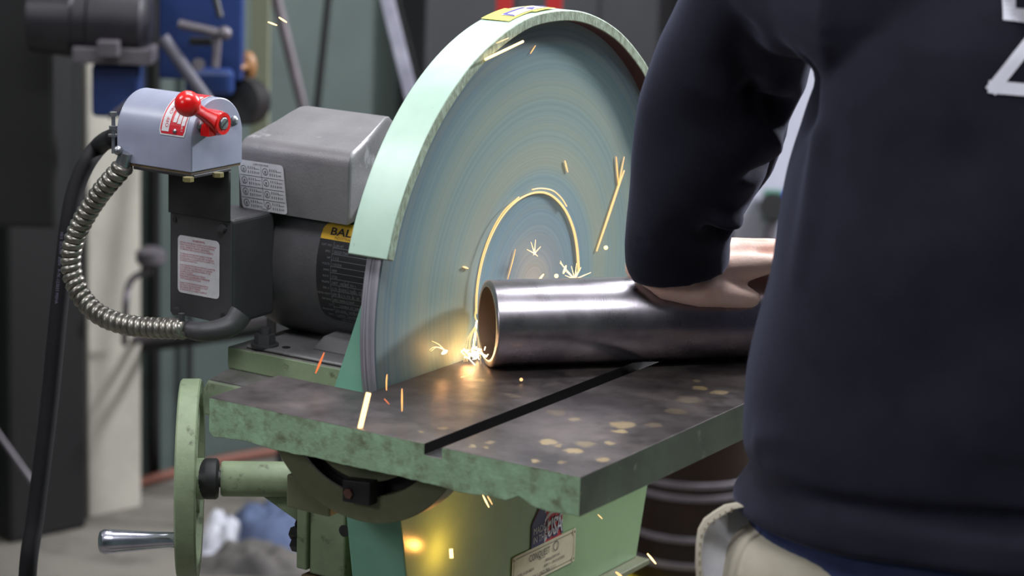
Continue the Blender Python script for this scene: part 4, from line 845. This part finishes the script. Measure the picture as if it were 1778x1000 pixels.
mb = MB(); mb.cyl(dep(312, 42, 4.02), dep(388, 60, 4.0), .008); mb.sphere(dep(390, 58, 3.99), .012, 12); mb.build('grinder_lever', m_gm, G, smooth=40)
MB().cyl(dep(378, 62, 4.02), dep(374, 118, 4.02), .007).build('grinder_rod', m_gm, G, smooth=40)
MB().cyl(dep(283, 66, 4.0), dep(362, 178, 4.0), .011).build('grinder_rod', mat('dark_rod', sr(64, 62, 74), rough=.5), G, smooth=40)
wbox('grinder_slot', 328, 66, 368, 80, 4.05, .01, m_bk, G); MB().cyl(dep(372, -10, 4.02), dep(382, 30, 4.02), .006).build('grinder_rod', m_bk, G, smooth=40)
MB().cyl(dep(408, 176, 4.15), dep(430, 176, 4.22), .042, seg=32).build('pulley', m_bk, G, smooth=40)
MB().cyl(dep(343, 112, 4.03), dep(345, 112, 4.0), .010).build('grinder_knob', m_gm, G, smooth=40)
mb = MB(); q = np.array(dep(430, 115, 4.25)); mb.sphere(q, .017, 12, sc=(1, 1, 1.6)); mb.cyl(q, np.array(dep(416, 118, 4.12)), .006, seg=8); mb.build('amber_bulb', mat('amber', sr(130, 90, 52), rough=.5), G, smooth=True)
for px, D_ in ((140, 4.3), (330, 4.3)):
    pass
# post, poles, bars leaning on the wall
def post(name, px, py_top, D_, w, m, lab, cat, grp=None, lean=None, flat=False):
    if lean is None:
        p = dep(px, 0, D_); mb = MB().obox(np.array([p[0], p[1], (ZF+ZT)/2]), rh*w/2, fh*w/2, Z*(ZT-ZF)/2)
    else:
        (xa, ya), (xb, yb) = lean; a, b = dep(xa, ya, D_), dep(xb, yb, D_+.02); d = b-a; b = a+d*((ZF-a[2])/d[2]); a = a-d*(min(.75, ZT-.02-a[2])/abs(d[2])); d = (b-a)/2; t = np.cross(d, fh); t /= np.linalg.norm(t)
        if flat: mb = MB().obox((a+b)/2, t*w/2, fh*w/6, d)
        else: mb = MB().cyl(a, b, w/2)
    return tag(mb.build(name, m, bevel=.001), lab, cat, grp)
pw = dep(449, 420, 4.7); tag(MB().obox(np.array([pw[0], pw[1], (pw[2]+ZT)/2]), rh*.017, fh*.017, Z*(ZT-pw[2])/2).build('ceiling_post', m_post, bevel=.001), 'olive green post coming down from the ceiling beside the blue grinder panel', 'post')
def sw(px): return px
post('leaning_bar', 0, 0, 4.9, .022, m_pk, 'dull brown round bar leaning at a slant between the dark rods', 'bar', lean=((478, -10), (528, 195)))
post('leaning_bar', 0, 0, 5.1, .016, m_bk, 'thin black rod leaning on the wall right of the brown bar', 'rod', lean=((571, -10), (550, 190)))
post('flat_bar', 0, 0, 4.4, .024, mat('bright_bar', sr(196, 194, 212), sr(150, 148, 168), rough=.3, metal=.35, scale=9), 'bright flat steel bar leaning behind the top of the guard', 'bar', lean=((670, -10), (712, 158)), flat=True)
post('dark_bar_edge', 0, 0, 4.43, .012, m_bk, 'dark strip along the right edge of the bright flat bar', 'bar', lean=((686, -10), (728, 158)), flat=True)  # strip added for the darker right edge of the bright bar
hr0 = dep(464, 146, 4.85)
tag(MB().cyl(hr0, np.array([hr0[0], hr0[1], ZT]), .007).build('hanging_rod', m_bk), 'black rod hanging down beside the olive post, its end in view', 'rod')
for i, px in enumerate((876, 962)):
    post('red_upright', px, 0, 5.0, .032, mat('red_paint', sr(176, 34, 34), rough=.5), ('red steel upright behind the arrow sticker', 'red steel upright behind the crown of the guard')[i], 'upright', 'red uprights behind the guard')
def on_wall(px, py, off):   # point of the back wall seen at a pixel, moved off the wall
    d = cf+(px-889)/F*cr-(py-500)/F*cu; t = ((W0-CP)@en+off)/(d@en); return CP+t*d
# dark locker and pale cabinet
def floorbox(name, px0, px1, D_, ztop, t, m):
    a, b = dep(px0, 500, D_), dep(px1, 500, D_); a[2] = b[2] = 0; u = (b-a)/2; f_ = np.array([-u[1], u[0], 0]); f_ /= np.linalg.norm(f_)
    return MB().obox((a+b)/2+f_*t+Z*(ZF+ztop)/2, u, f_*t, Z*(ztop-ZF)/2).build(name, m, bevel=.004), a, b, f_
def kof(px, off): p = on_wall(px, 500, off); return (p-W0)@e1
def wallbox(name, k0, k1, h0, h1, z0, z1, m, parent=None, bevel=.004):
    return MB().hexa([wp(k0, h1, z0), wp(k1, h1, z0), wp(k1, h0, z0), wp(k0, h0, z0), wp(k0, h1, z1), wp(k1, h1, z1), wp(k1, h0, z1), wp(k0, h0, z1)]).build(name, m, parent, bevel=bevel)
ka, kb = kof(728, .1), kof(1268, .3)-.015; lo = wallbox('dark_locker', ka, kb, .005, .1, ZF, 1.3, m_lk); tag(lo, 'tall dark grey locker standing against the wall behind the disc', 'locker')
for t in (.33, .66):
    k = ka+(kb-ka)*t; wallbox('door_gap', k-.004, k+.004, .0995, .1015, ZF+.05, 1.25, m_bk, lo, 0); wallbox('locker_handle', k+.05, k+.075, .1, .12, .1, .22, m_gm, lo)
kc, kd = kof(1268, .3), kof(1900, .3); zb_ = on_wall(1300, 570, .3)[2]; pc_ = wallbox('pale_cabinet', kc, kd, .005, .30, zb_, 1.6, m_lav); tag(pc_, 'pale grey electrical cabinet on the wall, seen between the arm and the back', 'cabinet')
wallbox('cabinet_edge', kc-.012, kc, .02, .302, zb_, 1.6, m_bk, pc_)
DC = (on_wall(1340, 360, .30)-CP)@cf
wbox('green_socket', 1326, 334, 1410, 386, DC-.09, .02, mat('socket_green', sr(46, 110, 84), rough=.5), pc_, .004)
MB().cyl(dep(1342, 358, DC-.08), dep(1342, 358, DC-.16), .034).build('round_plug', m_bk, pc_, smooth=40)
wbox('blue_tab', 1358, 334, 1372, 350, DC-.12, .008, mat('tab_blue', sr(60, 70, 190), rough=.5), pc_); wbox('dark_lever', 1358, 366, 1378, 404, DC-.12, .01, m_bk, pc_)
MB().tube(spline([dep(1344, 380, DC-.1), dep(1336, 420, DC-.1), dep(1328, 480, DC-.09), dep(1326, 565, DC-.07)], 8), .014, 10).build('plug_cable', m_gm, pc_, smooth=True)
# drum with hoops
q = on(1190, 1020, 2, ZF); q = np.array([q[0], q[1], ZF])
dr = MB(); dr.lathe([(.0, .125), (.004, .13), (.34, .13), (.344, .126), (.344, .118), (.334, .118), (.334, .001)], q+Z*.045, Z, 64)
m_dr = mat('brown_black_lacquer', sr(30, 17, 12), sr(18, 12, 10), rough=.3, scale=6, spec=.25)
dro = tag(dr.build('steel_drum', m_dr, smooth=40), 'dark brown drum with grey hoops standing beneath the table corner', 'drum')
for z in (.042, .094, .176, .201):
    MB().lathe([(-.006, .1305), (-.004, .135), (.004, .135), (.006, .1305)], q+Z*(.045+z), Z, 64).build('hoop', m_gm, dro, smooth=60)
cartm = mat('yellow_paint', sr(190, 170, 40), rough=.5)
k = MB(); k.obox(q+Z*.035, rh*.17, fh*.17, Z*.009); ct = tag(k.build('yellow_dolly', cartm, bevel=.003), 'yellow dolly on the floor carrying the dark drum', 'dolly')
for a_, b_2 in ((-1, -1), (1, -1), (1, 1), (-1, 1)):
    w_ = q+rh*.12*a_+fh*.12*b_2+Z*.0135; MB().cyl(w_-rh*.01, w_+rh*.01, .0135).build('wheel', m_rubber, ct, smooth=40)
# wall pipes, conduit, hose
def wtube(name, pts, r, m, lab, cat, n=8): return tag(MB().tube(spline(pts, n), r, 12).build(name, m, smooth=True), lab, cat)
wtube('grey_pipe', [dep(150, 604, 5.1), dep(240, 588, 5.05), dep(350, 572, 5.0), dep(520, 548, 4.9)], .010, m_gm, 'grey pipe running level behind the motor shelf', 'pipe')
wtube('pipe_shadow', [dep(150, 620, 5.13), dep(240, 605, 5.08), dep(350, 590, 5.03), dep(520, 566, 4.95)], .010, m_bk, 'black shadow band just below the grey pipe, made as a tube', 'pipe')  # black tube stands in for the shadow under the grey pipe
p = on_wall(268, 500, .02); wtube('wall_conduit', [[p[0], p[1], ZF], [p[0], p[1], 0], [p[0], p[1], ZT]], .013, m_bk, 'black conduit running up the wall beside the column', 'conduit')
p = on_wall(330, 500, .02); wtube('wall_conduit', [[p[0], p[1], ZF], [p[0], p[1], 0], [p[0], p[1], ZT]], .008, m_lk, 'thin grey conduit on the wall behind the conduit box', 'conduit')
cl = tag(MB().lathe([(0, .02), (.01, .03), (.03, .03), (.04, .012)], dep(262, 462, 4.9), Z, 20).build('wall_valve', m_gm, smooth=40), 'dull grey valve beside the column, behind the flexible conduit', 'valve')
wtubeo = MB().tube(spline([dep(262, 470, 4.9), dep(235, 480, 4.9), dep(222, 500, 4.9), dep(218, 540, 4.9), dep(216, 596, 5.0)], 8), .007, 10).build('valve_pipe', m_gm, cl, smooth=True)
# loose things on the floor
red = [on(px, py, 2, ZF+.012) for px, py in ((170, 868), (232, 842), (300, 822), (380, 800), (470, 784), (540, 772))]
tag(MB().tube(spline(red, 8), .011, 12).build('red_hose', mat('hose_red', sr(112, 66, 52), rough=.6), smooth=True), 'rust red hose lying on the floor along the wall', 'hose')
def rag(name, px, py, rx, ry, h, m, lab, cat, z0=0., seed=0, rot=0.):
    c = on(px, py, 2, ZF+z0); mb = MB(); n = 26; vs = []; fs = []
    for i in range(n+1):
        for j in range(n+1):
            u, v = 2*i/n-1, 2*j/n-1; r_ = min(1, math.hypot(u, v)); nn = noise.noise(Vector((u*2.2+seed, v*2.2, seed)))
            hh = h*(1-r_**3)*(.75+.5*nn+.25*noise.noise(Vector((u*6, v*6, seed+4)))); k = 1+.12*nn
            du_, dv_ = u*math.cos(rot)-v*math.sin(rot), u*math.sin(rot)+v*math.cos(rot)
            q_ = c+rh*rx*u*k*math.cos(rot)+fh*rx*u*k*math.sin(rot)-rh*ry*v*k*math.sin(rot)+fh*ry*v*k*math.cos(rot); vs.append((q_[0], q_[1], ZF+z0+.002+max(0, hh)))
    fs = [(i*(n+1)+j, (i+1)*(n+1)+j, (i+1)*(n+1)+j+1, i*(n+1)+j+1) for i in range(n) for j in range(n)]
    return tag(mb.add(vs, fs).build(name, m, smooth=True), lab, cat)
rag('dark_bag', 440, 985, .115, .06, .05, mat('bag_dark', sr(84, 80, 76), sr(56, 54, 54), rough=.8, scale=8), 'dark crumpled sack on the floor under the blue cloth', 'sack', seed=2)
rag('blue_cloth', 452, 935, .095, .10, .075, mat('cloth_blue', sr(72, 84, 112), sr(60, 70, 96), rough=.9, scale=8), 'crumpled blue cloth heaped on the floor beyond the handwheel', 'cloth', z0=.0, seed=5)
rag('white_cloth', 384, 952, .05, .03, .08, mat('cloth_white', sr(190, 190, 198), sr(160, 160, 170), rough=.9, scale=8), 'small white cloth lying against the blue cloth', 'cloth', seed=8, rot=.5)
tag(MB().cyl(dep(-20, 730, 4.75), dep(66, 850, 4.75), .005).build('brace_rod', m_gm, smooth=40), 'thin grey rod slanting down at the far left', 'rod')
# lamp fittings over the shop, out of view
m_tube = mat('tube_glow', (0, 0, 0), emit=(.95, .97, 1, 3))
for i, (loc, lab) in enumerate((((-1.2, -1.4, 2.05), 'tube light fitting over the aisle left of the machine'), ((.6, .2, 2.05), 'tube light fitting straight above the machine'), ((2.2, -1.6, 1.98), 'tube light fitting behind the camera on the right'))):
    f0 = empty('tube_light', loc); tag(f0, lab, 'light', 'tube lights on the ceiling'); x_, y_, z_ = loc
    MB().box(x_-.62, x_+.62, y_-.14, y_+.14, z_, z_+.05).build('fitting', m_lav, f0, bevel=.004)
# ---------------------------------------------------------------- sparks: glowing grains of steel in flight
def spark(name, pts, w, m, lab, taper=True, grp='sparks thrown off the disc', D=None, x=.0021, w2=None):
    P_ = [dep(px, py, D) if D else on(px, py, 0, x) for px, py in pts]
    dd = (P_[0]-CP)@cf; r = w/2/F*dd
    if len(P_) == 2: P_ = [P_[0]+(P_[1]-P_[0])*t for t in np.linspace(0, 1, 7)]
    else: P_ = spline(P_, 8)
    mb = MB().tube(P_, (lambda t: r*(.35+.65*math.sin(math.pi*min(1, .12+t*.8)))) if taper else r, 8)
    return tag(mb.build(name, m, smooth=True), lab, 'spark', grp)
spark('spark_streak', [(843, 103), (908, 72)], 5.0, m_spark, 'bright spark streak crossing the inner lip of the guard', False, x=.02)
spark('spark_streak', [(862, 75), (883, 66)], 2.4, m_spark3, 'faint short streak on the guard just above the bright one', x=.02)
spark('spark_streak', [(921, 93), (930, 79)], 1.6, m_spark2, 'tiny red streak near the top of the disc')
spark('spark_streak', [(981, 279), (986, 299)], 2.6, m_spark3, 'short upright gold streak above the glowing arc')
spark('spark_streak', [(1036, 436), (1055, 380), (1074, 323), (1084, 296)], 4.0, m_spark3, 'long gold streak slanting beside the sleeve')
spark('spark_streak', [(1074, 322), (1070, 272)], 2.0, m_spark2, 'pale forked streak rising left from the long gold one')
spark('spark_streak', [(1074, 322), (1084, 272)], 2.2, m_spark3, 'pale forked streak rising right from the long gold one')
def arc(name, r, a0, a1, w, m, lab):
    P_ = [np.array([.003, cyy+r*math.cos(a), czz+r*math.sin(a)]) for a in np.radians(np.linspace(a0, a1, 48))]
    return tag(MB().tube(P_, lambda t: w/2/F*2.18*(.5+.5*math.sin(math.pi*min(1, .1+t*.85))), 8).build(name, m, smooth=True), lab, 'spark', 'sparks thrown off the disc')
arcpx = [(828, 545), (829, 510), (834, 473), (843, 437), (858, 400), (878, 368), (903, 345), (932, 334), (957, 339), (980, 362), (995, 395), (1002, 430), (1005, 470)]
tag(MB().tube(spline([on(a, b, 0, .0021) for a, b in arcpx], 6), lambda t: (.0004+.0009*t), 8).build('spark_arc', m_spark3, smooth=True), 'long curved orange spark trail circling the hub of the disc', 'spark', 'sparks thrown off the disc')
tag(MB().tube(spline([on(a-2, b-3, 0, .0045) for a, b in arcpx[:7]], 6), .00045, 8).build('spark_arc', m_spark2, smooth=True), 'thin red trail just outside the left of the curved trail', 'spark', 'sparks thrown off the disc')
tag(MB().tube(spline([on(a, b, 0, .0045) for a, b in ((924, 329), (940, 327), (960, 331), (975, 344), (984, 358))], 6), .0006, 8).build('spark_arc', m_spark3, smooth=True), 'short gold trail above the crown of the curved trail', 'spark', 'sparks thrown off the disc')
p = on(1052, 430, 0, .012); tag(MB().sphere(p, .0020, 12).build('spark_grain', m_spark, smooth=True), 'single round glowing grain beside the cuff', 'spark', 'sparks thrown off the disc')
def burst(name, c, rays, w, m, lab, x=.01, D=None, core=3.):
    mb = MB(); C_ = dep(*c, D) if D else on(*c, 0, x)
    for q in rays:
        P_ = [C_]+[dep(*r_, D) if D else on(*r_, 0, x+.002) for r_ in q]; P_ = spline(P_, 6) if len(P_) > 2 else [P_[0]+(P_[1]-P_[0])*t for t in np.linspace(0, 1, 6)]
        mb.tube(P_, lambda t: .62*w/2/F*2.18*(1-.75*t), 6)
    mb.sphere(C_, .7*core/2/F*2.18, 10)
    return tag(mb.build(name, m, smooth=True), lab, 'spark', 'sparks thrown off the disc')
burst('spark_burst', (928, 440), [[(930, 416)], [(915, 433)], [(922, 420)], [(939, 428)], [(926, 443)], [(934, 445)]], 3.2, m_spark, 'small white burst near the centre of the disc', core=6)
spark('spark_streak', [(895, 433), (889, 458), (881, 486)], 1.4, m_spark2, 'thin broken red streak left of the disc centre')
burst('spark_burst', (998, 485), [[(972, 456)], [(978, 462), (973, 453)], [(981, 478)], [(992, 462)], [(1001, 457)], [(1009, 464)], [(1026, 473)], [(1014, 478)], [(982, 470)], [(1003, 470)]], 4.0, m_spark, 'fan of white sparks bursting on top of the pipe', x=.05, core=5)
spark('spark_streak', [(978, 475), (983, 461)], 4.0, m_spark, 'short white spark left of the fan on the pipe', x=.02)
spark('spark_streak', [(935, 487), (944, 476)], 3.4, m_spark, 'short white spark over the pipe below the disc centre', x=.02)
p = on(966, 479, 0, .03); tag(MB().sphere(p, .0020, 12).build('spark_grain', m_spark, smooth=True), 'round glowing grain just above the pipe', 'spark', 'sparks thrown off the disc')
spark('spark_streak', [(804, 463), (813, 466)], 3.4, m_spark3, 'tiny spark on the disc left of the curved trail')
# stream at the grinding contact
spark('spark_stream', [(827, 535), (825, 548), (828, 560), (826, 575)], 2.4, m_spark2, 'red thread of sparks running down at the pipe end', x=.008)
spark('spark_stream', [(828, 556), (826, 570), (824, 590), (822, 604), (819, 616)], 4, m_sparkc, 'white hot stream of sparks at the grinding contact', x=.012)
mb = MB(); mb.k = 1; c0 = on(825, 566, 0, .012)
for i in range(16):
    a = rng.uniform(790, 838); q = on(a, rng.uniform(610, 632) if a > 805 else rng.uniform(600, 625), 0, rng.uniform(.01, .05)); m_ = (c0+q)/2+np.array([0, rng.uniform(-.004, .002), .003]); mb.tube(spline([c0, m_, q], 5), rng.uniform(.00015, .0004), 5)
mb.k = 0
for a_, b_3, r_3 in ((822, 614, .0030), (829, 618, .0022), (815, 617, .0018)): mb.sphere(on(a_, b_3, 0, .014), r_3, 12, sc=(.6, 1, 1))
for i in range(26):
    q = on(rng.normal(822, 7), rng.uniform(604, 626), 0, rng.uniform(.01, .045)); mb.tube([q, q+rng.normal(0, .003, 3)], rng.uniform(.0003, .0008), 5)
tag(mb.build('spark_spray', [m_sparkc, m_spark3], smooth=True), 'dense spray of tiny sparks at the foot of the pipe end', 'spark', kind='stuff')
burst('spark_burst', (771, 607), [[(762, 598), (750, 592)], [(758, 603), (748, 610)], [(762, 603), (752, 603), (746, 608)], [(766, 614)], [(776, 609)]], 2.6, m_spark, 'small burst with curling tails left of the pipe', core=4.5)
spark('spark_streak', [(768, 614), (776, 609)], 5.5, m_sparkc, 'stubby white spark under the curling burst', x=.012)
spark('spark_streak', [(800, 610), (811, 620)], 3.4, m_spark, 'short white spark low between burst and spray', x=.02)
spark('spark_streak', [(624, 748), (632, 715), (640, 682)], 9, m_spark, 'thick white hot streak over the front edge of the table', False, D=1.98)
spark('spark_streak', [(672, 650), (671, 662), (671, 678)], 2.2, m_spark2, 'upright red streak in front of the disc rim', D=2.03)
spark('spark_streak', [(698, 675), (698, 714)], 2.6, m_spark2, 'upright orange streak over the near part of the table', D=2.0)
spark('spark_streak', [(667, 692), (676, 702)], 2.2, m_sparkr, 'tiny red streak low over the table', D=2.0)
spark('spark_streak', [(800, 655), (816, 652)], 3.4, m_spark3, 'short gold spark skimming the table before the pipe', D=2.08)
p = on(905, 659, 2, TZ+.003); tag(MB().sphere(p, .0016, 12).build('spark_grain', m_spark3, smooth=True), 'orange grain rolling on the table in front of the pipe', 'spark', 'sparks thrown off the disc')
spark('spark_streak', [(838, 859), (849, 881)], 3.2, m_spark, 'left of two parallel sparks below the table edge', D=2.05)
spark('spark_streak', [(845, 859), (855, 876)], 2.8, m_spark3, 'right of two parallel sparks below the table edge', D=2.05)
spark('spark_streak', [(783, 953), (784, 969)], 7, m_spark, 'stubby upright white spark before the green cabinet', False, D=2.06)
spark('spark_streak', [(1124, 961), (1139, 979)], 4.2, m_spark, 'white spark falling in front of the dark drum', D=2.1)
spark('spark_streak', [(1038, 893), (1046, 901)], 2.4, m_spark3, 'tiny orange spark under the table corner', D=2.1)
spark('spark_streak', [(1069, 993), (1082, 1003)], 5, m_spark3, 'orange spark at the bottom beside the cabinet foot', D=2.1)
spark('spark_streak', [(465, 38), (481, 44)], 3.2, m_spark, 'lower of two sparks flying at the top left', D=2.3)
spark('spark_streak', [(484, 30), (498, 39)], 3.2, m_spark, 'upper of two sparks flying at the top left', D=2.3)
spark('spark_streak', [(548, 648), (563, 612)], 4, m_sparkr, 'dull red streak before the motor shelf', D=2.1)
# the light the sparks give
SC = (1, .44, .15)
p = on(812, 616, 0, .014); pt('spark_light', p, .028, SC, .006)
p = on(770, 606, 0, .014); pt('spark_light', p, .012, SC, .002)
pt('spark_light', (CX+.024, on(757, 955, 0, CX)[1], on(757, 955, 0, CX)[2]), .10, (1, .42, .08), .004)
pt('spark_light', (CX+.05, on(770, 872, 0, CX)[1], -.155), .05, (1, .46, .10), .004)
p = on(998, 480, 0, .055); pt('spark_light', p, .006, SC, .003)
for o in bpy.data.objects:
    if '_b' in o: del o['_b']
